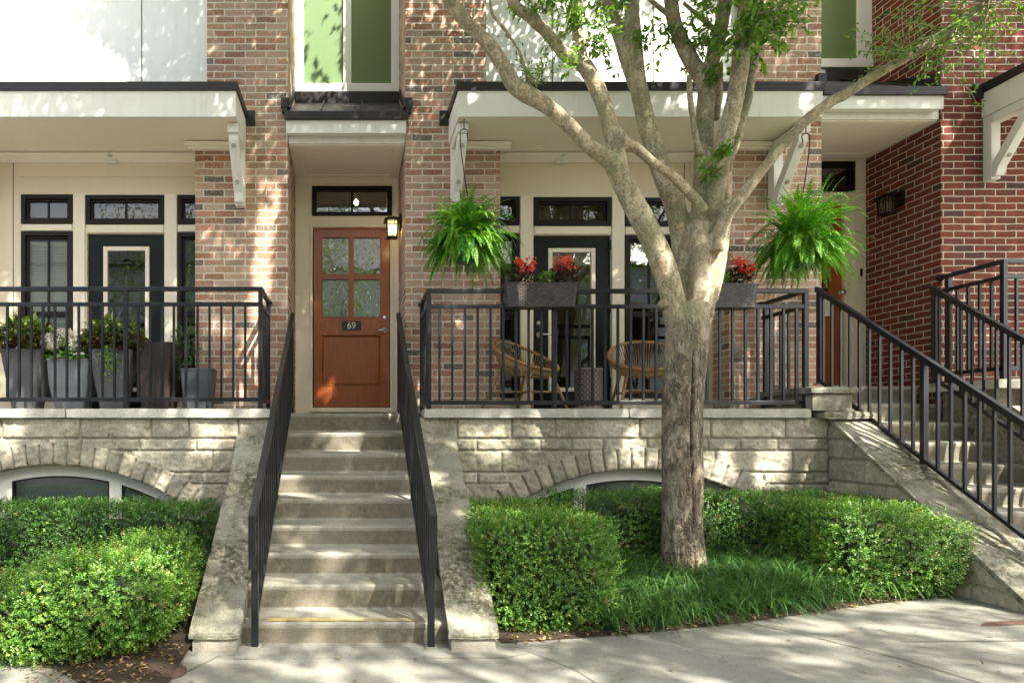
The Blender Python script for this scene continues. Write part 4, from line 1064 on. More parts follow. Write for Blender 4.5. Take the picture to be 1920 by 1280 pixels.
# ------------------------------------------------------------------ boxwood hedges
def hedge(name, label, boxes, dens=50000, leaf=0.0148, stems=(), group=None, lump=0.022, tone=0.0, rag=0.0):
    lo = np.min([np.array(b[0]) - np.array(b[1]) for b in boxes], 0) - .08; hi = np.max([np.array(b[0]) + np.array(b[1]) for b in boxes], 0) + .08
    cen = (lo + hi) / 2
    th = thing(name, label, 'hedge', (cen[0], cen[1], 0.05), group)
    ph = rng.uniform(0, 6.28, 12)
    def sdf(p):
        d = np.full(len(p), 9.0)
        for c, h, r in boxes:
            q = np.abs(p - np.array(c)) - (np.array(h) - r)
            dd = np.linalg.norm(np.maximum(q, 0), axis=1) + np.minimum(q.max(1), 0) - r
            d = np.minimum(d, dd)
        n = (np.sin(p[:, 0] * 7.1 + ph[0]) * np.sin(p[:, 1] * 6.3 + ph[1]) + np.sin(p[:, 2] * 8.7 + p[:, 0] * 4 + ph[2]) * 0.8 + 0.6 * np.sin(p[:, 0] * 17 + p[:, 2] * 13 + ph[3]) * np.sin(p[:, 1] * 15 + ph[4]) + 0.5 * np.sin(p[:, 0] * 31 + ph[5]) * np.sin(p[:, 2] * 29 + p[:, 1] * 23 + ph[6]))
        f = np.sin(p[:, 0] * 57 + ph[7] + 2 * np.sin(p[:, 2] * 31)) * np.sin(p[:, 2] * 53 + ph[8] + 2 * np.sin(p[:, 1] * 37)) * np.sin(p[:, 1] * 55 + ph[9] + 2 * np.sin(p[:, 0] * 33))
        return d - lump * n * 0.4 - .014 * f
    n = int(np.prod(hi - lo) * dens); p = rng.uniform(lo, hi, (n, 3)); d = sdf(p)
    k = (d < 0) & (d > -0.12) & (rng.random(n) < np.exp(np.minimum(d, 0) * 9)); p = p[k]; d = d[k]
    e = 0.01; g = np.stack([sdf(p + np.eye(3)[i] * e) - sdf(p - np.eye(3)[i] * e) for i in range(3)], 1); g = norm(g)
    k = g[:, 1] < 0.75; p, g, d = p[k], g[k], d[k]
    if rag: p = p + g * (rng.exponential(rag, len(p)))[:, None]
    # sprigs: six or seven leaves round a short shoot
    ax = norm(g * 0.9 + rdir(len(p)) * 0.55 + np.array([0, 0, 0.35])); S = len(p); L = 7
    per = norm(np.cross(ax, rdir(S))); per2 = np.cross(ax, per)
    C = []; A = []; N_ = []; T = []; LN = []
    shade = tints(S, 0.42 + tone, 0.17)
    for i in range(L):
        a = i * 2.4; rad = per * math.cos(a) + per2 * math.sin(a)
        C.append(p + ax * (0.007 * i)); A.append(ax * (0.35 + 0.12 * i) + rad * 0.9 + rdir(S) * 0.25); N_.append(ax + rdir(S) * 0.3)
        T.append(np.clip(shade + 0.055 * (i - 3), 0, 0.95)); LN.append(leaf * rng.uniform(0.75, 1.2, S))
    T = np.concatenate(T); dead = rng.random(S) < 0.012; T[np.tile(dead, L)] = 0.99
    leaf_mesh('foliage', np.concatenate(C), np.concatenate(A), np.concatenate(N_), np.concatenate(LN), np.concatenate(LN) * 0.62, T, M['box'], th)
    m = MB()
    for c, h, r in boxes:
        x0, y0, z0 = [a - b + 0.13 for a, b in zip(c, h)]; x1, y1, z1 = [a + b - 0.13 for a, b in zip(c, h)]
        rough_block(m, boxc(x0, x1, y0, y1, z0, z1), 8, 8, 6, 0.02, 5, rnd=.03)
    m.build('shaded_twig_core', M['hcore'], th)  # solid block standing in for the twigs and shade inside
    for x, y, zb, zt in stems:
        for q in range(3):
            m = MB()
            dx, dy = random.uniform(-.09, .09), random.uniform(-.06, .06)
            m.tube([(x + dx * .2, y + dy * .2, zb - .05), (x + dx, y + dy, zb + (zt - zb) * .5), (x + dx * 2.5, y + dy * 2.5, zt)], [.014, .011, .007], 6); m.build('stem', M['twig'], th)
    return th
hedge('boxwood_hedge', 'dark green clipped boxwood hedge along the stone wall below the grey planters', [((-2.45, 5.33, .41), (1.37, .36, .305), .07)], stems=[(-2.9, 5.3, .1, .4), (-2.2, 5.3, .1, .4), (-1.5, 5.3, .1, .4)], tone=-0.20, dens=44000)  # leaf tone lowered on rear hedges, in place of shade
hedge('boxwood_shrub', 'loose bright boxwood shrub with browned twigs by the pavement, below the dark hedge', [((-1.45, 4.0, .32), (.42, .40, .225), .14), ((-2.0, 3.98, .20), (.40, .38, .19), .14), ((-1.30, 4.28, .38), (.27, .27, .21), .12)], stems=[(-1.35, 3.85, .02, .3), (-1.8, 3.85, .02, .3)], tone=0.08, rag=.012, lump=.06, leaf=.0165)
hedge('boxwood_hedge', 'bright cube-shaped clipped boxwood right of the concrete stair', [((1.27, 4.88, .385), (.44, .70, .335), .07)], stems=[(1.2, 4.6, .05, .3)], tone=.08)
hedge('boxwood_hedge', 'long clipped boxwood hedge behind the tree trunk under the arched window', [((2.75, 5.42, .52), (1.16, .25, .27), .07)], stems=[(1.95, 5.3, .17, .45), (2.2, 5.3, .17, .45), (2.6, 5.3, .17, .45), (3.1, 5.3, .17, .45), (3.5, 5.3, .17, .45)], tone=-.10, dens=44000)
hedge('boxwood_hedge', 'clipped boxwood block against the stone cheek of the neighbouring stair, with bare stems', [((3.70, 4.98, .48), (.38, .50, .28), .09), ((3.93, 4.80, .47), (.27, .36, .225), .10)], stems=[(3.95, 4.66, .16, .4), (4.05, 4.75, .16, .4), (3.75, 4.7, .16, .4)], tone=.08, rag=.006, lump=.035)

# ------------------------------------------------------------------ lilyturf, litter
def blades(name, base, ang, ln, lean, wd, tint, mat, kind='stuff', seg=4):
    N = len(base); t = np.linspace(0, 1, seg + 1)
    dirh = np.stack([np.cos(ang), np.sin(ang), np.zeros(N)], 1); sidev = np.stack([-np.sin(ang), np.cos(ang), np.zeros(N)], 1)
    V = []
    for i, q in enumerate(t):
        h = ln * (q * np.cos(lean * q * 0.9)); r = ln * q * np.sin(lean * q * 0.95 + 0.12)
        z = h - 0.15 * ln * lean * q ** 3
        p = base + dirh * r[:, None] + np.stack([np.zeros(N), np.zeros(N), np.maximum(z, 0.005)], 1)
        w = (wd * (1 - q ** 2 * 0.92))[:, None] * 0.5
        V += [p - sidev * w, p + sidev * w]
    V = np.stack(V, 1).reshape(-1, 3); n = 2 * (seg + 1)
    b = (np.arange(N) * n)[:, None]
    f = np.concatenate([b + np.array([2 * i, 2 * i + 1, 2 * i + 3, 2 * i + 2]) for i in range(seg)], 1).reshape(-1)
    me = bpy.data.meshes.new(name); me.vertices.add(len(V)); me.vertices.foreach_set('co', V.astype(np.float32).ravel())
    nf = N * seg; me.loops.add(nf * 4); me.loops.foreach_set('vertex_index', f.astype(np.int32)); me.polygons.add(nf); me.polygons.foreach_set('loop_start', (np.arange(nf) * 4).astype(np.int32))
    me.update(calc_edges=True); me.validate(); me.materials.append(mat)
    at = me.attributes.new('tint', 'FLOAT', 'FACE'); at.data.foreach_set('value', np.repeat(tint, seg).astype(np.float32))
    o = bpy.data.objects.new(name, me); COL.objects.link(o)
    return tag(o, kind=kind)
B = []; n = 0
while len(B) < 380:
    x = random.uniform(1.62, 3.98); e = edge_y(x); y = random.uniform(e + .05, 5.25)
    if x > 3.25 and y > 4.62: continue
    if x < 1.75 and y > 4.5 and random.random() < .5: continue
    B.append((x, y))
ba = []; an = []
for x, y in B:
    for k in range(17): ba.append((x + random.gauss(0, .016), y + random.gauss(0, .016), bed_z(x, y))); an.append(random.uniform(0, 6.283))
N = len(ba)
tag(blades('lilyturf', np.array(ba), np.array(an), rng.uniform(.20, .40, N), rng.uniform(.6, 1.75, N), rng.uniform(.006, .010, N), tints(N, .48, .24), M['liri']), 'arching green lilyturf filling the bed round the tree foot', 'ground cover')
lx = []; 
while len(lx) < 430:
    x = random.uniform(1.0, 4.3); e = edge_y(x); y = e + abs(random.gauss(0, .12)) - .03
    if y > 5.6: continue
    lx.append((x, y, (bed_z(x, y) if y > e else gz(x, y)) + .012))
while len(lx) < 540:
    x = random.uniform(-1.0, 4.6); y = random.uniform(2.2, 4.1); lx.append((x, y, gz(x, y) + .008))
while len(lx) < 1050:
    x = random.uniform(-1.7, -.95); y = random.uniform(3.3, 4.3); lx.append((x, y, .02 + .12 * max(0, (y - 3.4) / 2.4)))
lx = np.array(lx); N = len(lx)
ax_ = rdir(N); ax_[:, 2] *= .25
tag(leaf_mesh('leaf_litter', lx, ax_, np.tile([0, 0, 1.0], (N, 1)) + rdir(N) * .4, rng.uniform(.02, .05, N), rng.uniform(.01, .022, N), tints(N, .45, .25), M['litter']), 'dry brown leaves scattered over the soil by the pavement', 'leaf litter', kind='stuff')

# ------------------------------------------------------------------ the crape myrtle
t = NT('myrtle_bark'); o = t.obj()
geo = t.n('ShaderNodeNewGeometry'); sep = t.n('ShaderNodeSeparateXYZ'); t.set(sep, 0, o)
low = t.ramp(t.math('ADD', t.math('MULTIPLY', sep.outputs[2], 1.0), t.math('MULTIPLY', t.noise(o, 5, 4), .7)), [(0.0, 1), (1.0, 0)])
zz = t.math('ADD', sep.outputs[2], t.math('MULTIPLY', t.noise(o, 4.5, 4), 0.9)); low = t.n('ShaderNodeMapRange', {'From Min': 1.95, 'From Max': 2.45, 'To Min': 1.0, 'To Max': 0.0}); t.set(low, 0, zz); low = low.outputs[0]
vo = t.n('ShaderNodeTexVoronoi', {'Scale': 1.0}, feature='DISTANCE_TO_EDGE'); wv = t.n('ShaderNodeVectorMath', operation='ADD'); mp = t.mapping(o, (52, 52, 17)); t.set(wv, 0, mp)
nz = t.n('ShaderNodeTexNoise', {'Scale': 14.0, 'Detail': 5.0}); t.set(nz, 'Vector', o); sc_ = t.n('ShaderNodeVectorMath', operation='SCALE'); t.set(sc_, 0, nz.outputs[1]); sc_.inputs['Scale'].default_value = 2.6; t.set(wv, 1, sc_.outputs[0]); t.set(vo, 'Vector', wv.outputs[0])
crk = t.ramp(vo.outputs[0], [(0.0, 0), (0.25, 1)]); fl_ = t.ramp(t.noise(o, 6.5, 5, .6, .3), [(.45, 0), (.56, .8)]); crk = t.math('MAXIMUM', crk, fl_); crk = t.math('MULTIPLY', crk, 1.0)
n1 = t.noise(t.mapping(o, (1, 1, .45)), 13, 5, .6); n2 = t.noise(o, 60, 5, .7); n3 = t.noise(t.mapping(o, (1, 1, .55)), 14, 6, .65, .5); n4 = t.noise(o, 3.1, 4)
up = t.mix(t.ramp(n3, [(.46, 0), (.53, 1)]), (0.50, 0.415, 0.285), (0.30, 0.255, 0.165))
up = t.mix(t.math('MULTIPLY', t.ramp(n1, [(.58, 0), (.62, 1)]), .8), up, (0.47, 0.335, 0.20))
up = t.mix(t.math('MULTIPLY', t.ramp(n4, [(.48, 0), (.62, 1)]), .55), up, (0.22, 0.235, 0.11))
up = t.mix(t.math('MULTIPLY', t.ramp(n2, [(.42, 1), (.5, 0)]), .55), up, (0.13, 0.11, 0.075))
lo_ = t.mix(t.ramp(n1, [(.4, 0), (.62, 1)]), (0.22, 0.17, 0.115), (0.37, 0.30, 0.21)); lo_ = t.mix(t.math('MULTIPLY', t.ramp(n2, [(.4, 1), (.55, 0)]), .5), lo_, (0.17, 0.14, 0.10))
v2 = t.n('ShaderNodeTexVoronoi', {'Scale': 1.0}); t.set(v2, 'Vector', wv.outputs[0]); cellv = t.n('ShaderNodeSeparateColor'); t.set(cellv, 0, v2.outputs[1])
lo_ = t.mix(.75, lo_, t.mix(1.0, lo_, t.ramp(cellv.outputs[0], [(0.0, .5), (1.0, 1.45)]), 'MULTIPLY'))
fiss = t.ramp(t.noise(t.mapping(o, (42, 42, 8)), 1.0, 6, .62, .5), [(.36, 1), (.47, 0)])
lo_ = t.mix(t.math('MULTIPLY', fiss, .75), lo_, (0.085, 0.066, 0.048))
lo_ = t.mix(t.math('MULTIPLY', t.ramp(t.noise(t.mapping(o, (1, 1, .5)), 8, 5, .6), [(.56, 0), (.63, 1)]), .6), lo_, (0.45, 0.375, 0.27))
lo_ = t.mix(t.math('MULTIPLY', t.ramp(n4, [(.5, 0), (.65, 1)]), .35), lo_, (0.19, 0.18, 0.11))
cr = t.attr('crack').outputs['Fac']
c = t.mix(low, up, lo_); c = t.mix(cr, c, (0.085, 0.035, 0.018))
hh = t.math('ADD', t.math('MULTIPLY', t.math('MULTIPLY', crk, low), 1.6), t.math('ADD', t.math('MULTIPLY', n2, .35), t.math('MULTIPLY', n3, .7)))
M['bark'] = t.done(t.pbr(c, .88, t.bump(hh, 1.0, .018), Specular_IOR_Level=.2))

def limb(pts): return [(P(px_, py_, Y), w_ / 2 / F * Y) for px_, py_, Y, w_ in pts]
LIMBS = [
 [(1280, 1105, 5.05, 128), (1280, 1075, 5.05, 106), (1280, 1045, 5.05, 90), (1279, 1000, 5.05, 81), (1279, 900, 5.05, 79), (1279, 800, 5.05, 79), (1279, 740, 5.05, 79), (1284, 690, 5.05, 82), (1288, 640, 5.05, 86), (1289, 600, 5.05, 88), (1290, 570, 5.05, 88)],
 [(1270, 605, 5.03, 50), (1259, 550, 4.99, 46), (1240, 488, 4.97, 48), (1217, 437, 4.95, 47), (1191, 387, 4.93, 46), (1166, 340, 4.90, 42), (1150, 309, 4.88, 38), (1130, 292, 4.85, 33), (1106, 275, 4.82, 31), (1062, 231, 4.76, 30), (1019, 194, 4.71, 32), (987, 176, 4.68, 36), (962, 157, 4.66, 33), (944, 125, 4.63, 30), (919, 87, 4.59, 29), (900, 66, 4.57, 28), (873, 40, 4.54, 28), (848, 8, 4.5, 27), (825, -30, 4.46, 26), (770, -160, 4.4, 22), (690, -330, 4.3, 16), (640, -480, 4.2, 9)],
 [(1166, 336, 4.91, 38), (1159, 312, 4.92, 37), (1156, 275, 4.94, 34), (1144, 237, 4.96, 33), (1131, 194, 4.97, 32), (1112, 150, 4.98, 32), (1091, 119, 4.98, 31), (1056, 100, 4.98, 25), (1031, 69, 4.96, 23), (994, 31, 4.94, 24), (969, 16, 4.93, 23), (957, -6, 4.92, 22), (940, -60, 4.9, 20), (900, -200, 4.85, 16), (870, -380, 4.8, 9)],
 [(1094, 124, 4.98, 27), (1087, 94, 5.0, 25), (1081, 37, 5.02, 23), (1079, 0, 5.03, 23), (1070, -80, 5.05, 20), (1040, -280, 5.1, 14), (1020, -450, 5.1, 8)],
 [(1280, 590, 5.12, 34), (1281, 545, 5.16, 35), (1281, 500, 5.19, 38), (1275, 437, 5.19, 40), (1266, 387, 5.18, 40), (1251, 350, 5.14, 40), (1237, 312, 5.15, 39), (1222, 262, 5.16, 37), (1209, 219, 5.18, 35), (1197, 162, 5.2, 34), (1192, 112, 5.22, 32), (1187, 50, 5.24, 30), (1184, 0, 5.26, 30), (1180, -180, 5.3, 22), (1190, -380, 5.35, 11)],
 [(1203, 190, 5.22, 27), (1184, 144, 5.26, 26), (1169, 94, 5.3, 27), (1153, 44, 5.33, 28), (1141, 6, 5.36, 28), (1110, -150, 5.4, 20), (1080, -330, 5.5, 11)],
 [(1318, 398, 4.97, 26), (1309, 381, 4.96, 22), (1287, 356, 4.94, 20), (1256, 325, 4.92, 19), (1225, 306, 4.9, 20), (1194, 278, 4.89, 20), (1172, 264, 4.88, 19), (1155, 240, 4.91, 19)],
 [(1302, 600, 5.05, 44), (1309, 550, 5.02, 40), (1312, 475, 5.05, 42), (1316, 400, 5.12, 42), (1319, 350, 5.13, 40), (1319, 312, 5.14, 37), (1320, 262, 5.16, 35), (1322, 206, 5.18, 34), (1325, 160, 5.2, 35), (1302, 125, 5.22, 32), (1276, 75, 5.25, 30), (1262, 31, 5.28, 28), (1258, -10, 5.3, 28), (1250, -150, 5.35, 20), (1270, -350, 5.4, 10)],
 [(1325, 160, 5.2, 30), (1337, 106, 5.2, 29), (1350, 62, 5.2, 29), (1359, 0, 5.2, 29), (1372, -100, 5.2, 23), (1400, -300, 5.2, 12)],
 [(1312, 290, 5.1, 16), (1306, 265, 5.08, 14), (1298, 215, 5.07, 12), (1294, 180, 5.07, 11), (1292, 140, 5.08, 10)],
 [(1343, 225, 5.24, 14), (1347, 187, 5.26, 14), (1350, 119, 5.28, 12)],
 [(1312, 605, 5.08, 44), (1327, 540, 5.10, 42), (1336, 475, 5.10, 40), (1339, 420, 5.08, 38), (1338, 387, 5.03, 37), (1348, 331, 5.02, 35), (1352, 296, 5.02, 40), (1356, 275, 5.02, 38), (1363, 250, 5.02, 35), (1375, 200, 5.02, 34), (1386, 137, 5.02, 34), (1393, 81, 5.02, 33), (1399, 25, 5.02, 33), (1402, -10, 5.02, 32), (1410, -120, 5.0, 24), (1440, -320, 5.0, 12)],
 [(1362, 300, 5.12, 24), (1380, 262, 5.16, 23), (1392, 215, 5.2, 22), (1402, 180, 5.23, 21), (1412, 112, 5.28, 18), (1424, 78, 5.32, 14), (1440, 40, 5.36, 9)],
 [(1330, 560, 5.1, 36), (1345, 500, 5.12, 30), (1354, 450, 5.13, 28), (1359, 400, 5.14, 26), (1361, 350, 5.14, 24), (1362, 305, 5.13, 24)],
 [(1340, 470, 5.0, 34), (1350, 436, 4.96, 30), (1366, 400, 4.91, 24), (1400, 356, 4.86, 22), (1445, 299, 4.8, 21), (1505, 232, 4.74, 21), (1560, 190, 4.69, 23), (1585, 178, 4.67, 22), (1630, 148, 4.63, 20), (1692, 112, 4.58, 20), (1755, 74, 4.52, 18), (1811, 36, 4.47, 17), (1845, 4, 4.44, 15), (1900, -60, 4.4, 13), (1960, -160, 4.35, 8)],
 [(992, 165, 4.68, 10), (984, 128, 4.67, 8), (974, 98, 4.66, 8), (958, 72, 4.65, 7), (938, 45, 4.64, 7), (922, 25, 4.63, 7), (918, -10, 4.62, 6)],
 [(958, 72, 4.65, 4), (935, 68, 4.66, 3.5), (915, 62, 4.67, 3)],
 [(1256, 30, 5.26, 12), (1225, 5, 5.24, 11), (1200, -20, 5.2, 9)],
 [(1346, 62, 5.2, 12), (1310, 30, 5.18, 10), (1280, 5, 5.16, 9)],
]
def tree_trunk(limbs, parent, mat, voxel=0.013, crackline=None, seed=0.0):
    m = MB()
    for L in limbs:
        pts = [p for p, r in L]; rs = [r for p, r in L]
        # densify with Catmull-Rom
        P2 = []; R2 = []
        for i in range(len(pts) - 1):
            p0 = pts[max(0, i - 1)]; p1 = pts[i]; p2 = pts[i + 1]; p3 = pts[min(len(pts) - 1, i + 2)]
            for q in range(5):
                s = q / 5; P2.append(0.5 * ((2 * p1) + (p2 - p0) * s + (2 * p0 - 5 * p1 + 4 * p2 - p3) * s * s + (3 * p1 - p0 - 3 * p2 + p3) * s ** 3)); R2.append(.90 * (rs[i] + (rs[i + 1] - rs[i]) * s))
        P2.append(pts[-1]); R2.append(.90 * rs[-1])
        m.tube(P2, R2, 14)
    o = m.build('trunk', mat, parent)
    rm = o.modifiers.new('r', 'REMESH'); rm.mode = 'VOXEL'; rm.voxel_size = voxel
    sm = o.modifiers.new('s', 'SMOOTH'); sm.factor = .5; sm.iterations = 2
    bpy.context.view_layer.update()
    me = bpy.data.meshes.new_from_object(o.evaluated_get(bpy.context.evaluated_depsgraph_get()))
    o.modifiers.clear(); old = o.data; o.data = me; bpy.data.meshes.remove(old); me.name = 'trunk'
    if not me.materials: me.materials.append(mat)
    nv = len(me.vertices); co = np.zeros(nv * 3); me.vertices.foreach_get('co', co); co = co.reshape(-1, 3)
    nn = np.zeros(nv * 3); me.vertices.foreach_get('normal', nn); nn = nn.reshape(-1, 3)
    off = np.array(origin_of(parent)); crack = np.zeros(nv, dtype=np.float32)
    for i in range(nv):
        x, y, z = co[i] + off
        d = 0.007 * fbm(x + seed, y, z * .6, 7, 2) + 0.003 * fbm(x, y, z, 28, 2)
        if crackline and z < 1.9 and nn[i, 1] < 0:
            xc = crackline(z); dx = abs(x - xc); wd_ = 0.007 + .003 * math.sin(z * 9)
            if dx < wd_ * 2: k = max(0, 1 - dx / (wd_ * 2)); d -= 0.022 * k; crack[i] = min(1, max(0, 1.5 - dx / wd_ * 1.2)) * min(1, (1.9 - z) * 3)
        co[i] += nn[i] * d
    me.vertices.foreach_set('co', co.ravel())
    at = me.attributes.new('crack', 'FLOAT', 'POINT'); at.data.foreach_set('value', crack)
    me.polygons.foreach_set('use_smooth', [True] * len(me.polygons)); me.update()
    return o
tr = thing('crape_myrtle_tree', 'multi-limbed street tree with mottled bark standing in the bed before the porch', 'tree', tuple(P(1280, 1075, 5.05)))
tree_trunk([limb(L) for L in LIMBS], tr, M['bark'], 0.0125, lambda z: PX(1301, 4.9) + .010 * math.sin(z * 3.5) + .006 * math.sin(z * 9))
# knots where limbs were sawn off, and thin shoots
for px_, py_, Y, r_ in ((1252, 566, 4.955, .040), (1330, 585, 4.97, .042), (1350, 282, 4.945, .03)):
    m = MB(); c = P(px_, py_, Y); m.tube([c + Vector((0, .06, -.01)), c + Vector((0, 0, 0)), c + Vector((0, -.018, .004)), c + Vector((0, -.010, .004))], [r_ * 1.2, r_, r_ * .75, r_ * .3], 14)
    m.build('branch_stub', M['bark'], tr)
m = MB(); rs = random.Random(5)
SHOOT = []
def shoot(p, d, L, r0=.004):
    p = Vector(p); d = Vector(d).normalized(); pts = [p]
    for i in range(5):
        d = (d + Vector((rs.gauss(0, .18), rs.gauss(0, .18), rs.gauss(0, .12)))).normalized(); p = p + d * L / 5; pts.append(p); SHOOT.append((p.copy(), d.copy()))
    m.tube(pts, [r0 * (1 - .14 * i) for i in range(6)], 5)
def spray(px_, py_, Y, n, L, dirs=(0, 0, 1), sp=.8):
    global m
    m = MB()
    for k in range(n):
        d = Vector(dirs) + Vector((rs.gauss(0, sp), rs.gauss(0, sp * .7), rs.gauss(0, sp)))
        shoot(P(px_ + rs.uniform(-6, 6), py_ + rs.uniform(-6, 6), Y + rs.uniform(-.05, .05)), d, L * rs.uniform(.6, 1.2))
    m.build('twig', M['bark'], tr)
spray(1002, 155, 4.66, 9, .34, (.15, 0, 1), .35)
SP2 = len(SHOOT)
SPRAYS = ((1085, 40, 5.0, 12, .34, (.1, -.3, .1), .8), (1100, 80, 4.98, 7, .28, (.3, -.2, -.3), .6), (1020, 20, 4.9, 8, .3, (-.2, -.2, .3), .8), (1270, 60, 5.2, 7, .3, (.5, -.2, .3), .7), (1300, 90, 5.2, 8, .3, (.3, -.2, .3), .6), (1395, 30, 4.98, 18, .40, (0, -.3, -.35), .8), (1420, 60, 5.2, 18, .38, (.4, -.3, -.4), .7), (1440, 20, 5.2, 9, .4, (.3, -.3, .1), .7),
          (1330, 20, 5.2, 8, .35, (.2, -.3, 0), .8), (1160, 5, 5.3, 5, .3, (.3, -.3, .0), .8), (1345, 100, 5.0, 4, .2, (.4, -.3, .2), .6), (1840, 5, 4.44, 16, .5, (0, 0, -.2), .9), (1790, 55, 4.5, 14, .45, (-.1, -.1, -.1), .8), (1740, 85, 4.52, 12, .42, (-.2, -.1, .0), .8), (1700, 95, 4.56, 12, .42, (-.5, -.1, .1), .6), (1860, -10, 4.42, 14, .5, (.2, 0, -.2), .8),
          (1350, 290, 4.92, 3, .12, (.2, -.6, .3), .6), (1330, 165, 5.15, 3, .15, (.3, -.5, .3), .5), (1195, 90, 5.15, 3, .15, (.2, -.5, .3), .5), (1315, 330, 5.0, 2, .12, (.0, -.5, .3), .5))
for a in SPRAYS:
    if a[0] < 1600: spray(*a)
SP3 = len(SHOOT)
for a in SPRAYS:
    if a[0] >= 1600: spray(*a)
def shoot_leaves(S, per, ln, name, parent, mean=.5):
    C = np.array([p for p, d in S]).repeat(per, 0); D = np.array([d for p, d in S]).repeat(per, 0); n = len(C)
    C = C + rng.normal(0, .018, (n, 3)); A = D * .4 + rdir(n) * .9 + np.array([0, 0, -.25])
    return leaf_mesh(name, C, A, rdir(n) * .6 + np.array([0, -.4, .7]), rng.uniform(.6, 1.15, n) * ln, rng.uniform(.6, 1.15, n) * ln * .5, tints(n, mean, .22), M['tleaf'], parent)
shoot_leaves(SHOOT[SP2:SP3], 5, .066, 'leafy_shoot', tr, .62)
shoot_leaves(SHOOT[:SP2] + SHOOT[SP3:], 5, .040, 'leafy_shoot', tr, .55)

# crowns: leaf clumps through the volume; added gaps, shaped to let the sun reach chosen places
def vnoise(u, w, sc, seed):
    tab = np.random.default_rng(seed).random((64, 64)); a, b = u * sc, w * sc
    i, j = np.floor(a).astype(int), np.floor(b).astype(int); f, g = a - i, b - j; f = f * f * (3 - 2 * f); g = g * g * (3 - 2 * g)
    q = lambda x, y: tab[x % 64, y % 64]
    return (q(i, j) * (1 - f) + q(i + 1, j) * f) * (1 - g) + (q(i, j + 1) * (1 - f) + q(i + 1, j + 1) * f) * g
def sunlit(u, w):
    """gaps in the foliage, as seen along the sun's rays"""
    a = (u < -2.25 + .25 * np.sin(w * 3.1) + .15 * np.sin(w * 7.7)) & (w > 4.35)
    b = (u > 2.35) & (u < 3.6) & (w > 4.6) & (w < 6.4) & (vnoise(u, w, 3, 5) > .3)
    c = (np.abs(u + .86 + (w - 2.9) * -.12) < .12) & (w > 1.6) & (w < 3.8) & (vnoise(u, w, 5, 8) > .3)
    d = (u > 0.0) & (u < .55) & (w > 6.1) & (w < 7.4) & (np.sin(u * 16 + w * 5) > -.2)
    f = np.zeros_like(u, dtype=bool)
    for (cu, cw, ru, rw) in ((.61, 2.25, .38, .34), (3.55, 2.12, .42, .38), (-.15, -1.95, .5, .22), (2.9, -1.7, .55, .3), (-3.2, -2.85, .45, .3), (1.95, .42, .5, .4), (2.9, .15, .5, .25), (.75, .3, .25, .2), (1.0, 2.3, .12, .3)):
        f |= ((u - cu) / ru) ** 2 + ((w - cw) / rw) ** 2 < .55 + 1.0 * vnoise(u, w, 5.0, 4)
    f &= vnoise(u + 3, w, 7.0, 6) > .36
    n = .55 * vnoise(u, w, 2.6, 1) + .45 * vnoise(u + 9, w, 6.0, 2)
    th = .645 - .075 * np.clip((-2.6 - w) / .8, 0, 1) - .05 * np.clip((u - .5) / 1.5, 0, 1) * (w < 2) + .18 * np.clip((w - 1.5) / 1.2, 0, 1) - .035 * ((u > -1.7) & (u < -.2) & (w < .8) & (w > -3))
    return a | b | c | d | f | (n > th)
M['farleaf'] = m_leaf('far_tree_leaf', (0.035, 0.075, 0.018), (0.08, 0.15, 0.035), (0.16, 0.25, 0.06), 0.35, 0.5, 0.3)
def crown(parent, cen, rad, nclump, per, leaf, sig=.26, cull=True, shell=.25, mean=.45):
    d = rdir(nclump); r = shell + (1 - shell) * rng.random(nclump) ** .5
    cc = np.array(cen) + d * r[:, None] * np.array(rad)
    c = cc.repeat(per, 0) + rng.normal(0, sig, (nclump * per, 3)) * np.array([1, 1, .7]); n = len(c)
    if cull:
        tt = 6.5 - c[:, 1]; u = c[:, 0] - SUN.x / -SUN.y * tt; w = c[:, 2] - SUN.z / -SUN.y * tt
        k = ~sunlit(u, w)
        # nothing hangs into the picture
        vis = (c[:, 1] > .2) & (c[:, 2] < EYE + (VY + 30) / F * c[:, 1]) & (c[:, 0] > -.56 * c[:, 1]) & (c[:, 0] < 1.05 * c[:, 1])
        c = c[k & ~vis]; n = len(c); COVER.append(np.stack([u[k & ~vis], w[k & ~vis]], 1))
    return leaf_mesh('crown', c, rdir(n) + np.array([0, 0, -.3]), rdir(n) * .7 + np.array([0, 0, .8]), leaf * rng.uniform(.7, 1.2, n), leaf * .55 * rng.uniform(.8, 1.1, n), tints(n, mean, .22), M['tleaf' if cull else 'farleaf'], parent)
COVER = []
crown(tr, (2.9, 4.5, 6.9), (2.9, 2.0, 2.0), 420, 75, .08)
crown(tr, (-.45, 4.3, 8.0), (1.35, 1.2, 1.25), 270, 75, .08)  # extra lobe out of view, added to shade the upper left panel
def street_tree(label, x, y, h, cen, rad, nclump, per, leaf, cull=True, sig=.3, r0=.16, group=None):
    th = thing('street_tree', label, 'tree', (x, y, 0), group)
    c = Vector(cen); L = [[(Vector((x, y, -.1)), r0 * 1.3), (Vector((x, y, .4)), r0), (Vector((x + .05, y, h * .5)), r0 * .9), (Vector((x, y + .05, h)), r0 * .8)]]
    rr = random.Random(int(abs(x * 31 + y * 17)))
    for k in range(7):
        a = k * .9 + rr.random(); tip = c + Vector((math.cos(a) * rad[0] * .7, math.sin(a) * rad[1] * .7, rr.uniform(-.2, .7) * rad[2]))
        b = Vector((x, y, h * .92)); mid = b.lerp(tip, .5) + Vector((0, 0, .35)); L.append([(b, r0 * .55), (mid, r0 * .36), (tip, r0 * .1)])
    tree_trunk(L, th, M['bark'], .04)
    crown(th, cen, rad, nclump, per, leaf, sig, cull)
    return th
street_tree('leafy street tree by the kerb, its crown above the planting bed', 3.7, 1.0, 4.8, (4.3, 1.2, 8.0), (3.0, 2.4, 2.5), 420, 70, .09)
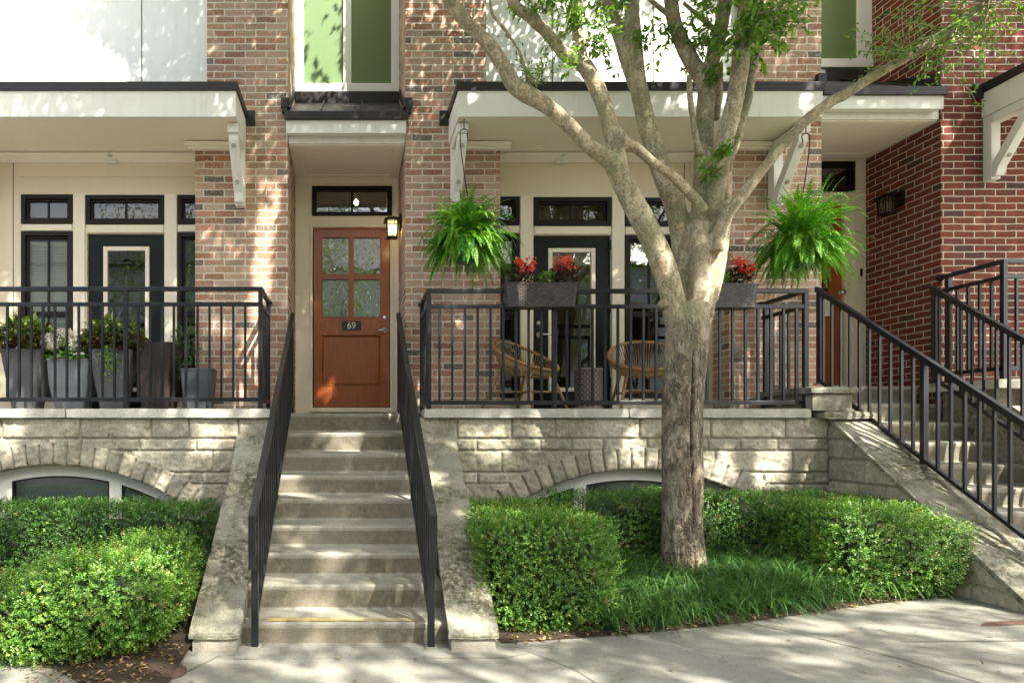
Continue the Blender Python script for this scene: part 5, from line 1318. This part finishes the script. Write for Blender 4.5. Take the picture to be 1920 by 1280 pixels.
street_tree('leafy street tree by the kerb, its crown above the left porch', -2.1, 1.1, 4.8, (-.1, 1.7, 8.2), (3.2, 2.3, 2.4), 420, 70, .09)
street_tree('unseen street tree by the kerb, added to shade the neighbouring stair', 7.4, 1.1, 4.8, (7.7, 1.3, 8.0), (2.9, 2.3, 2.5), 400, 70, .09)  # out of view, added for more shade over the right side
rk = bpy.data.objects['street_tree.002']; crown(rk, (8.3, 2.7, 8.8), (2.6, 1.6, 2.1), 260, 75, .09)  # unseen second lobe, added to shade the red front wall
street_tree('unseen street tree in the road, added to shade the pavement', 5.2, -2.6, 5.2, (4.9, -2.0, 8.8), (4.2, 2.7, 2.9), 520, 75, .10)  # out of view, put in to dapple the near ground
if 0:
    A = np.concatenate(COVER); H, xe, ye = np.histogram2d(A[:, 0], A[:, 1], bins=[24, 24], range=[[-6, 6], [-5, 7]])
    print('COVER per .25m2'); print('      ' + ' '.join('%4.1f' % x for x in xe[:-1]))
    for j in range(23, -1, -1): print('%5.1f ' % ye[j] + ' '.join('%4d' % H[i, j] for i in range(24)))
for i, (x, y, s, lab) in enumerate(((-5.5, -9, 1.0, 'broad street tree across the road, reflected in the porch windows'), (.5, -11, 1.15, 'tall street tree across the road, facing the wooden door'), (7.5, -9.5, 1.05, 'wide street tree across the road, facing the crape myrtle'))):
    street_tree(lab, x, y, 3.2, (x, y, 6.5 * s), (3.3 * s, 2.6, 3.4 * s), 150, 60, .13, False, .4, .2, 'trees across the road')
# house across the road, seen only in the panes
M['far_siding'] = m_paint('blue_grey_siding', (.50, .51, .50), .6, .1)
ob = thing('opposite_house', 'pale house across the road behind the trees', 'house', (0, -17, 0))
m = MB(); wall_b = MB(); wall_b.box(-16, 16, -24, -17, -.1, 9); wall_b.build('wall', M['far_siding'], ob)
m.prism([(-24.6, 8.9), (-16.4, 8.9), (-20.5, 12)], -16.5, 16.5, 'x'); m.build('roof', M['brown_metal'], ob)
for i in range(8):
    for j in range(2):
        q = MB(); x = -13 + 3.7 * i; q.box(x, x + 1.3, -17, -16.96, 1.2 + 3.6 * j, 3.2 + 3.6 * j); q.build('window', M['plate'], ob)
# ------------------------------------------------------------------ hanging ferns and their hooks
t = NT('green_plastic_pot'); M['greenpot'] = t.done(t.pbr((0.015, 0.10, 0.035), 0.25))
t = NT('black_wire'); M['wire'] = t.done(t.pbr((0.02, 0.02, 0.02), 0.4, None, Metallic=.6))
def s_hook(name, label, ctop, length, r=.0045, loop=.036, flip=1):
    th = thing(name, label, 'hook', tuple(ctop), 'plant hooks under the canopy'); c = Vector(ctop); m = MB()
    pts = [c + Vector((loop * 1.0 * flip * math.cos(a), 0, -loop + loop * math.sin(a))) for a in [R(q) for q in range(-40, 181, 20)]]
    pts = [pts[0] + Vector((.006 * flip, 0, -.03))] + pts
    x1 = loop * 1.15 * flip; b = c + Vector((0.0, 0, -length))
    pts += [c + Vector((-loop * flip * .7, 0, -length * .35)), c + Vector((loop * .2 * flip, 0, -length * .75))]
    pts += [b + Vector((loop * flip * math.cos(a) * .9 + 0, 0, loop * math.sin(a))) for a in [R(q) for q in range(0, -221, -20)]]
    m.tube(pts, r, 8)
    m.build('hook_wire', M['wire'], th); return th
YH = 6.0
h = s_hook('plant_hook', 'long black S-hook holding the fern beside the door-side bracket', P(870, 242, YH), .60)
k = MB(); p = P(870, 242, YH); k.tube([(p.x, p.y, 4.104), (p.x, p.y, p.z - .008)], .004, 6); k.build('screw', M['wire'], h)
h = s_hook('plant_hook', 'empty-looking long black S-hook above the fern at the right end of the porch', P(1511, 250, 5.92), .56, flip=-1)
k = MB(); p = P(1511, 250, 5.92); k.tube([(p.x, p.y, 4.104), (p.x, p.y, p.z - .008)], .004, 6); k.build('screw', M['wire'], h)
def fern(name, label, c, R0, nf, pot_r, wires_to, seed, bias=(0, 0), tall=1.0):
    rs = np.random.default_rng(seed); c = np.array(c)
    th = thing(name, label, 'fern', tuple(c), 'hanging ferns')
    m = MB(); m.lathe([(0, -.20), (pot_r * .66, -.20), (pot_r * .70, -.195), (pot_r * .97, -.03), (pot_r * 1.08, -.03), (pot_r * 1.10, 0), (pot_r * .95, 0), (pot_r * .9, -.03), (0, -.03)], tuple(c), 28)
    m.build('pot', M['greenpot'], th)
    w = MB()
    for k in range(3):
        a = k * 2.094 + .5; w.tube([c + np.array([math.cos(a) * pot_r, math.sin(a) * pot_r, -.01]), np.array(wires_to)], .0022, 5)
    w.build('hanger_wire', M['wire'], th)
    LC, LA, LN, LL, LT = [], [], [], [], []; stems = MB()
    for i in range(nf):
        a = rs.uniform(0, 2 * math.pi); el = R(rs.choice([rs.uniform(60, 88), rs.uniform(20, 65), rs.uniform(-30, 25)], p=[.28, .40, .32]))
        if el < .75 and abs((a + math.pi / 2 + math.pi) % (2 * math.pi) - math.pi) < .55 and rs.random() < .3: continue
        L = R0 * (rs.uniform(.85, 1.15) if i % 5 < 3 else rs.uniform(.5, .85)) * (1.0 if el < 1.0 else .95 * tall)
        d = np.array([math.cos(a) * math.cos(el) + bias[0] * .3, math.sin(a) * math.cos(el) + bias[1] * .3, math.sin(el)])
        p = c + np.array([math.cos(a), math.sin(a), 0]) * pot_r * rs.uniform(.1, .8); pts = [p.copy()]; K = 24; g = rs.uniform(1.5, 3.4) * (0.5 if el > 1.05 else 1.0)
        for k in range(K):
            d = d + np.array([0, 0, -g / K * (0.35 + 1.3 * k / K)]); dn = d / np.linalg.norm(d); p = p + dn * L / K; pts.append(p.copy())
        pts = np.array(pts); stems.tube([tuple(q) for q in pts[::3]], [.0022] * len(pts[::3]), 4, cap=False)
        tang = norm(np.gradient(pts, axis=0)); hz = np.array([-math.sin(a), math.cos(a), 0]) + rs.normal(0, .15, 3)
        sd_ = norm(np.cross(tang, np.cross(np.tile(hz, (K + 1, 1)), tang))); upn = np.cross(sd_, tang); tt = np.linspace(0, 1, K + 1)
        pw = .052 * R0 / .45 * np.minimum(1, tt * 5 + .25) * (1 - tt ** 1.8) ** .9 + .004
        tone = rs.normal(.46, .2)
        for s in (-1, 1):
            LC.append(pts); LA.append(s * sd_ + tang * .38 + rs.normal(0, .08, (K + 1, 3)) - np.array([0, 0, .12])); LN.append(upn + rs.normal(0, .15, (K + 1, 3))); LL.append(pw)
            LT.append(np.clip(tone + .25 * tt + rs.normal(0, .05, K + 1), 0, .95))
    stems.build('frond_stem', M['fern'], th)
    leaf_mesh('frond', np.concatenate(LC), np.concatenate(LA), np.concatenate(LN), np.concatenate(LL), np.full(sum(map(len, LL)), .0120), np.concatenate(LT), M['fern'], th, fold=.1, droop=.12)
    return th
hb = P(876, 374, 5.98)
fern('hanging_fern', 'bushy Boston fern in a green pot hanging by the number 69 doorway pillar', P(872, 452, 5.92), .455, 400, .105, hb, 21, (.1, -.15))
fern('hanging_fern', 'bushy Boston fern with upright fronds hanging at the neighbouring stair', P(1503, 462, 5.86), .475, 400, .105, P(1510, 378, 5.9), 33, (.15, -.15), 1.15)

# ------------------------------------------------------------------ wicker flower boxes on the railing
t = NT('dark_wicker'); uv = t.uv()
wv = t.n('ShaderNodeTexBrick', {'Color1': (.055, .045, .036, 1), 'Color2': (.125, .105, .085, 1), 'Mortar': (.010, .008, .006, 1), 'Scale': 1.0, 'Mortar Size': .0036, 'Mortar Smooth': .5, 'Brick Width': .040, 'Row Height': .015}, offset=.5); t.set(wv, 'Vector', uv)
M['wicker'] = t.done(t.pbr(wv.outputs[0], .42, t.bump(t.math('SUBTRACT', 1.0, wv.outputs[1]), .9, .006), Specular_IOR_Level=.5))
def flower_box(label, pxa, pxb, pyt, pyb, Y, plants):
    xa, xb = PX(pxa, Y), PX(pxb, Y); zt, zb = PZ(pyt, Y), PZ(pyb, Y); cx = (xa + xb) / 2; d = .19
    th = thing('flower_box', label, 'flower box', (cx, Y + d / 2, zb), 'flower boxes on the railing')
    m = MB(); i = .022
    def ring(z, ins): 
        r = .035; x0, x1, y0, y1 = xa + ins, xb - ins, Y + ins * .6, Y + d - ins * .6; P_ = []
        for (px_, py_, a0) in ((x1 - r, y1 - r, 0), (x0 + r, y1 - r, 90), (x0 + r, y0 + r, 180), (x1 - r, y0 + r, 270)):
            for k in range(5): a = R(a0 + k * 22.5); P_.append((px_ + r * math.cos(a), py_ + r * math.sin(a), z))
        return P_
    L = [(zb, i), (zb + (zt - zb) * .33, i * .67), (zb + (zt - zb) * .67, i * .33), (zt - .012, 0), (zt - .012, -.006), (zt, -.006), (zt, .008), (zt - .03, .012)]
    vs = []; fs = []
    for z, ins in L: vs += ring(z, ins)
    n = 20
    for a in range(len(L) - 1):
        for k in range(n): fs.append((a * n + k, a * n + (k + 1) % n, (a + 1) * n + (k + 1) % n, (a + 1) * n + k))
    fs.append(tuple(range(n))[::-1]); fs.append(tuple((len(L) - 1) * n + k for k in range(n)))
    m.add(vs, fs, smooth=False); m.build('basket', M['wicker'], th)
    for kind, px_, py_, rad, nn in plants:
        c = np.array(P(px_, py_, Y + .09)); N = nn
        p = c + rdir(N) * (rng.random((N, 1)) ** .4) * np.array([rad, .085, rad * .85]); p[:, 2] = np.maximum(p[:, 2], zt - .01)
        out = norm(p - c + np.array([0, 0, .03]))
        if kind == 'b':
            leaf_mesh('begonia_leaves', p, out + rdir(N) * .8, rdir(N) * .5 + np.array([0, -.5, .7]), rng.uniform(.025, .048, N), rng.uniform(.022, .04, N), tints(N, .45, .25), M['begleaf'], th)
            q = 30; ang = rng.uniform(0, 6.28, q); fc = c + np.stack([np.cos(ang) * rad * rng.uniform(.1, .85, q), -rng.uniform(-.02, .09, q), rad * rng.uniform(.2, 1.15, q)], 1)
            fp = fc.repeat(7, 0) + rng.normal(0, .010, (q * 7, 3)); n2 = len(fp)
            leaf_mesh('begonia_flowers', fp, rdir(n2) + np.array([0, -.5, .3]), rdir(n2) + np.array([0, -.8, .3]), rng.uniform(.018, .032, n2), rng.uniform(.016, .027, n2), tints(n2, .5, .25), M['redpetal'], th)
        else:
            leaf_mesh('filler_leaves', p, out + rdir(N) * .8, rdir(N) * .5 + np.array([0, -.4, .8]), rng.uniform(.016, .032, N), rng.uniform(.012, .024, N), tints(N, .55, .2), M['greenleaf'], th)
    return th
flower_box('brown wicker flower box with two red begonias in front of the dark porch door', 948, 1086, 529, 574, 5.755, [('b', 983, 517, .115, 330), ('b', 1056, 515, .12, 330), ('g', 1022, 522, .075, 240)])
flower_box('brown wicker flower box with one red begonia showing beside the tree', 1288, 1425, 531, 575, 5.755, [('b', 1386, 518, .105, 300), ('g', 1350, 523, .075, 240), ('b', 1310, 518, .1, 250)])

# ------------------------------------------------------------------ tall planters on the left porch
def m_pot(name, col, rib, vert=False, rough=.5):
    t = NT(name); o = t.obj(); w = t.n('ShaderNodeTexWave', {'Scale': rib, 'Distortion': .6, 'Detail': 2.0, 'Detail Scale': 2.0}, bands_direction='X' if vert else 'Z'); t.set(w, 'Vector', o)
    n = t.noise(t.mapping(o, (14, 14, 1) if vert else (1, 1, 8)), 5, 4)
    c = t.mix(n, tuple(x * .75 for x in col), tuple(x * 1.2 for x in col))
    return t.done(t.pbr(c, rough, t.bump(w.outputs[1], .35, .006), Specular_IOR_Level=.4))
M['pot_grey'] = m_pot('ribbed_grey_resin', (.115, .112, .12), 22); M['pot_blue'] = m_pot('smooth_blue_grey_resin', (.19, .205, .215), 1); M['pot_dark'] = m_pot('dark_wood_grain_resin', (.035, .026, .023), 9, True, .4); M['pot_slate'] = m_pot('slate_resin', (.06, .066, .075), 1)
def taper_pot(par, c, wt, wb, h, rz, mat, bow=.0, r=.03):
    m = MB(); L = []; n = 24
    def ring(w, z):
        out = []; hw = w / 2
        for sx_, sy, a0 in ((1, 1, 0), (-1, 1, 90), (-1, -1, 180), (1, -1, 270)):
            for k in range(6):
                a = R(a0 + k * 18); out.append((sx_ * (hw - r) + r * math.cos(a), sy * (hw - r) + r * math.sin(a), z))
        return out
    vs = []
    for k in range(9):
        t_ = k / 8; vs += ring(wb + (wt - wb) * t_ + bow * math.sin(math.pi * t_), h * t_); L.append(0)
    vs += ring(wt + .008, h); L.append(0); vs += ring(wt + .008, h + .02); L.append(0); vs += ring(wt - .04, h + .02); L.append(0); vs += ring(wt - .05, h - .05); L.append(0)
    cs, sn = math.cos(rz), math.sin(rz); vs = [(c[0] + x * cs - y * sn, c[1] + x * sn + y * cs, c[2] + z) for x, y, z in vs]
    fs = []
    for a in range(len(L) - 1):
        for k in range(n): fs.append((a * n + k, a * n + (k + 1) % n, (a + 1) * n + (k + 1) % n, (a + 1) * n + k))
    fs.append(tuple(range(n))[::-1]); q = len(fs); m.add(vs, fs, smooth=False)
    m.add(vs[-n:], [tuple(range(n))], 1)
    return m.build('pot', [mat, M['soil']], par)
def planter(label, pxc, py_top, Y, wt, wb, mat, plant, rz=0.12, bow=.0):
    c = (PX(pxc, Y), Y + wt / 2, Z_FL); ztop = PZ(py_top, Y); h = ztop - Z_FL - .02
    th = thing('planter', label, 'planter', c, 'tall planters on the left porch')
    taper_pot(th, c, wt, wb, h, rz, mat, bow)
    cc = np.array([c[0], c[1], ztop])
    if plant == 'coleus':
        N = 820; d = rdir(N); d[:, 2] = np.abs(d[:, 2]) * .9 - .05; d = norm(d); r = rng.random((N, 1)) ** .35
        p = cc + np.array([0, 0, .03]) + d * r * np.array([.29, .26, .27])
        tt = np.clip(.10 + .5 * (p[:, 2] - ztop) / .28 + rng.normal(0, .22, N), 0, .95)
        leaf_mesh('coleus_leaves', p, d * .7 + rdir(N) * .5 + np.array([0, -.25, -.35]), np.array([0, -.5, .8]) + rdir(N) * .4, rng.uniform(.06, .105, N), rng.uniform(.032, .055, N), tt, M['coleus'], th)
    if plant == 'hydrangea':
        N = 170; d = rdir(N); d[:, 2] = np.abs(d[:, 2]); p = cc + d * (rng.random((N, 1)) ** .4) * np.array([.22, .2, .17])
        leaf_mesh('hydrangea_leaves', p, d * .8 + rdir(N) * .4 + np.array([0, -.3, -.2]), np.array([0, -.4, .8]) + rdir(N) * .3, rng.uniform(.07, .11, N), rng.uniform(.05, .075, N), tints(N, .45, .2), M['greenleaf'], th)
        for px_, py_, s in ((91, 640, .075), (115, 632, .072), (139, 645, .068), (100, 646, .05), (127, 626, .05)):
            fc = np.array(P(px_, py_, Y + .05)); n2 = 190; d = rdir(n2); d[:, 1] = -np.abs(d[:, 1]) * .9 + .1; fp = fc + d * s
            leaf_mesh('hydrangea_flower', fp, rdir(n2), d + rdir(n2) * .25, np.full(n2, .019), np.full(n2, .018), tints(n2, .5 if px_ != 115 else .8, .15), M['whitepetal'], th)
    if plant == 'coleus_trail' or plant == 'coleus2':
        pass
    return th
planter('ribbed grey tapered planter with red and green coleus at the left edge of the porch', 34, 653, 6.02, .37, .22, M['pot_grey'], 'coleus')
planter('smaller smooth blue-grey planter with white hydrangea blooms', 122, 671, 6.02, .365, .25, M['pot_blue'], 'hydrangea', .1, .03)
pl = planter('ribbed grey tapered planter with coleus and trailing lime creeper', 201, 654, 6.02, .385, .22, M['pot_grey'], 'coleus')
N = 170; c = np.array(P(204, 668, 6.0)); p = c + rng.normal(0, 1, (N, 3)) * np.array([.05, .02, .07]); p[:, 1] -= .02
leaf_mesh('lime_creeper', p, rdir(N) + np.array([0, -.4, -.6]), rdir(N) * .4 + np.array([0, -.8, .5]), rng.uniform(.02, .035, N), rng.uniform(.014, .022, N), tints(N, .75, .12), M['greenleaf'], pl)
planter('dark wood-grained tapered planter with nothing showing above its rim', 288, 641, 6.08, .36, .26, M['pot_dark'], None, -.10)
pl = planter('low slate planter with dark leaves, half behind the brick pier', 366, 690, 6.08, .30, .24, M['pot_slate'], None, .05)
N = 260; c = np.array(P(346, 662, 6.25)); d = rdir(N); p = c + d * (rng.random((N, 1)) ** .4) * np.array([.12, .1, .26])
leaf_mesh('dark_leaves', p, d + rdir(N) * .6, rdir(N) * .4 + np.array([0, -.5, .6]), rng.uniform(.035, .06, N), rng.uniform(.02, .03, N), tints(N, .1, .15), M['box'], pl)

# ------------------------------------------------------------------ rattan chairs
M['rattan'] = m_wood('golden_rattan', (.42, .24, .09), (.33, .17, .055), .45, 2.0); M['cord'] = m_wood('tan_cord', (.36, .235, .095), (.28, .17, .06), .6, 3.0)
def chair_geo(root_):
    def ringp(a):                                   # seat-and-back hoop, front low, back high
        x = .345 * math.cos(a); s = math.sin(a)     # s=+1 back, -1 front
        y = .30 * s + .03 * (1 - s * s); z = .38 + .17 * (1 + s) ** 1.0 * .98
        x *= 1 - .06 * s
        return Vector((x, y, z))
    def innp(a): return Vector((.17 * math.cos(a), .03 + .10 * math.sin(a), .335 + .012 * math.sin(a)))
    m = MB(); m.tube([ringp(R(q)) for q in range(0, 360, 9)], .017, 8, closed=True)
    hoop = m.build('hoop', M['rattan'], root_)
    m = MB()
    for k in range(70):
        a = math.pi * 2 * k / 70
        o_, i_ = ringp(a), innp(a)
        mid = o_.lerp(i_, .55) + Vector((0, 0.02 * math.sin(a), -.04))
        m.tube([o_, mid, i_], .0042, 5, cap=False)
    m.build('cord_seat', M['cord'], root_)
    m = MB(); vs = []; K = 24
    for q in range(K + 1):
        a = R(190 + 160 * q / K); o_ = ringp(a); vs += [o_ + Vector((0, 0, .012)), o_ + Vector((0, .03, -.055))]
    m.add(vs, [(2 * q, 2 * q + 2, 2 * q + 3, 2 * q + 1) for q in range(K)], smooth=True)
    m.add([innp(R(15 * q)) for q in range(24)], [tuple(range(24))], smooth=True)
    m.build('woven_seat', M['cord'], root_)
    for sx_, sy in ((-1, -1), (1, -1), (-1, 1), (1, 1)):
        m = MB(); m.tube([(sx_ * .20, -.16 if sy < 0 else .16, .36 if sy < 0 else .40), (sx_ * .245, -.235 if sy < 0 else .25, .18), (sx_ * .285, -.30 if sy < 0 else .33, 0)], [.017, .016, .013], 8); m.build('leg', M['rattan'], root_)
    m = MB(); m.tube([(-.245, -.235, .19), (0, -.04, .205), (.245, .24, .19)], .011, 7); m.tube([(.245, -.235, .19), (0, -.04, .19), (-.245, .24, .19)], .011, 7); m.build('stretcher', M['rattan'], root_)
ch = thing('rattan_chair', 'round rattan cord chair beside the brick pier, turned towards the drum stool', 'chair', (0, 0, 0), 'rattan porch chairs'); chair_geo(ch)
ch2 = ch.copy(); COL.objects.link(ch2); ch2['label'] = 'round rattan cord chair right of the drum stool, partly behind the tree trunk'
for c_ in list(ch.children):
    d_ = c_.copy(); COL.objects.link(d_); d_.parent = ch2
ch.location = (PX(985, 6.36), 6.36, Z_FL); ch.rotation_euler = (0, 0, R(38)); ch2.location = (PX(1210, 6.36), 6.36, Z_FL); ch2.rotation_euler = (0, 0, R(-12))
for q_ in (ch, ch2): q_.scale = (.96, .96, .98)
# drum stool; dark petals laid on it paint the shade inside its cut-outs
M['bronze'] = m_paint('bronze_stool_paint', (.235, .185, .15), .4, .15); M['hole'] = m_paint('stool_hole_shade', (.03, .024, .02), .8)
sc = (PX(1112, 6.22), 6.22 + .12, Z_FL); ds = thing('drum_stool', 'perforated bronze drum stool with petal cut-outs between the two rattan chairs', 'stool', sc)
m = MB(); rr_ = .127; m.lathe([(0, 0), (rr_, 0), (rr_ + .004, .008), (rr_, .02), (rr_ + .002, .2), (rr_, .385), (rr_ + .004, .395), (rr_, .405), (.02, .41), (0, .41)], sc, 48); m.build('drum', M['bronze'], ds)
m = MB(); nc = 16; pitch = 2 * math.pi * rr_ / nc
for j in range(8):
    for k in range(nc):
        for rot in (R(45), R(135)):
            for hs_ in (0, 1):
                cu, cw = (k + .5 * hs_) * pitch, .045 + (j + .5 * hs_) * pitch
                if cw > .375: continue
                vs = []
                for s_, w_ in ((-.5, 0), (-.25, .13), (0, .17), (.25, .13), (.5, 0), (.25, -.13), (0, -.17), (-.25, -.13)):
                    s2_, w2_ = s_ * pitch * .62, w_ * pitch * .62; u_ = cu + s2_ * math.cos(rot) - w2_ * math.sin(rot); q_ = cw + s2_ * math.sin(rot) + w2_ * math.cos(rot)
                    # petals sit away from the lattice centre
                    vs.append((u_ + (0.25 * pitch * math.cos(rot)), q_ + .25 * pitch * math.sin(rot)))
                m.add([(sc[0] + (rr_ + .0035) * math.cos(u_ / rr_), sc[1] + (rr_ + .0035) * math.sin(u_ / rr_), sc[2] + q_) for u_, q_ in vs], [tuple(range(8))])
m.build('dark_petals', M['hole'], ds)

# ------------------------------------------------------------------ lanterns, small fixtures
def lantern(label, c, wall_pt, axis, lit, mats):
    """square craftsman lantern: c centre of the glass body, wall_pt where its arm meets the wall"""
    th = thing('wall_lantern', label, 'lantern', tuple(wall_pt)); c = Vector(c); w = Vector(wall_pt); dirw = (w - c); dirw.z = 0; dirw.normalize(); sd_ = Vector((-dirw.y, dirw.x, 0))
    m = MB(); m.bar(w - dirw * .002, w - dirw * .022, .12, .15, sd_); m.build('wall_plate', M['winframe'], th, bevel=.003)
    m = MB(); m.bar(w + Vector((0, 0, .045)) - dirw * .02, Vector((c.x, c.y, w.z + .045)), .018, .018, (0, 0, 1)); m.build('arm', M['winframe'], th)
    a, b, hgt = .055, .048, .165; z0 = c.z - hgt / 2; z1 = c.z + hgt / 2
    def sq(h_, z): return [c + sd_ * (sx_ * h_) + dirw * (sy * h_) + Vector((0, 0, z - c.z)) for sx_, sy in ((-1, -1), (1, -1), (1, 1), (-1, 1))]
    m = MB(); F4 = [(0, 1, 5, 4), (1, 2, 6, 5), (2, 3, 7, 6), (3, 0, 4, 7), (3, 2, 1, 0), (4, 5, 6, 7)]
    m.add(sq(.086, z1) + sq(.072, z1 + .022), F4); m.add(sq(.06, z1 + .0225) + sq(.04, z1 + .04), F4); m.add(sq(b + .010, z0 - .012) + sq(b + .010, z0), F4); m.build('cap', M['winframe'], th)
    m = MB()
    for k in range(4):
        p0, p1 = sq(b, z0)[k], sq(a, z1)[k]; m.bar(p0, p1, .011, .011)
        p0b, p1b = sq(b, z0)[(k + 1) % 4], sq(a, z1)[(k + 1) % 4]
        for f_ in (.74,): m.bar(p0.lerp(p1, f_), p0b.lerp(p1b, f_), .007, .007)
        for f_ in (.30, .70): m.bar(p0.lerp(p0b, f_), p1.lerp(p1b, f_), .006, .006)
    m.build('cage', M['winframe'], th)
    m = MB(); m.add(sq(b - .004, z0 + .001) + sq(a - .004, z1 - .001), F4[:4]); m.build('lantern_glass', mats[0], th)
    m = MB(); m.lathe([(0, -.045), (.018, -.04), (.026, -.01), (.022, .02), (.012, .04), (0, .045)], c + Vector((0, 0, -.005)), 14); m.build('bulb', mats[1], th)
t = NT('seeded_lantern_glass'); tb = t.n('ShaderNodeBsdfTransparent'); tb.inputs[0].default_value = (.85, .82, .74, 1); tl = t.n('ShaderNodeBsdfTranslucent'); tl.inputs[0].default_value = (.85, .8, .68, 1); mx = t.n('ShaderNodeMixShader', {0: .5}); t.t.links.new(tb.outputs[0], mx.inputs[1]); t.t.links.new(tl.outputs[0], mx.inputs[2]); M['lglass'] = t.done(mx)
lantern('lit black square lantern glowing beside the number 69 door', P(735, 430, 7.0), (0.545, 7.0, PZ(417, 7.0)), 'x', True, (M['lglass'], m_emit('warm_lantern_bulb', (1.0, .72, .36), 14)))
lantern('unlit black square lantern on the dark red brick side wall', P(1662, 386, 6.98), (XR - .002, 6.98, PZ(374, 6.98)), 'x', False, (M['lglass'], M['blind']))
for px_, lab in ((208, 'small white flood light above the planters under the porch ceiling'), (1053, 'small white flood light above the rattan chairs under the porch ceiling')):
    c = P(px_, 299, 6.76); th = thing('flood_light', lab, 'light', tuple(c), 'flood lights under the porch ceilings')
    m = MB(); m.box(c.x - .055, c.x + .055, 6.735, 6.785, c.z - .045, c.z + .05); m.build('housing', M['white'], th, bevel=.006)
    m = MB(); m.lathe([(0, 0), (.026, .0), (.03, .012), (.018, .045), (0, .05)], (c.x + .005, 6.72, c.z + .01), 16); m.build('lens', M['steel'], th)
m = MB(); c = P(305, 1263, 3.46); m.lathe([(0, .012), (.085, .012), (.092, .008), (.095, -.01)], (c.x, 3.58, .012), 28)
th = thing('utility_cover', 'round rust-brown utility cover lying in the leaf litter by the shrub', 'utility cover', (c.x, 3.58, 0)); m.build('lid', m_paint('rusty_lid', (.075, .042, .030), .8, .3), th)
m = MB(); m.add([(3.72, 3.93, gz(3.72, 0) + .004), (4.9, 3.86, gz(4.9, 0) + .004), (4.9, 4.02, gz(4.9, 0) + .004), (3.80, 3.99, gz(3.8, 0) + .004)], [(0, 1, 2, 3)])
tag(m.build('brick_paving', m_stone('worn_red_paving', (.21, .12, .085), (.15, .09, .065), .5, 120)), kind='structure')
m = MB(); c = P(1381, 663, 6.5); m.box(c.x - .04, c.x + .04, 6.485, 6.508, c.z - .055, c.z + .055); th = thing('outlet_cover', 'small pale outlet cover on the brick pier behind the railing', 'outlet', tuple(c)); m.build('cover', M['capstone'], th, bevel=.004)
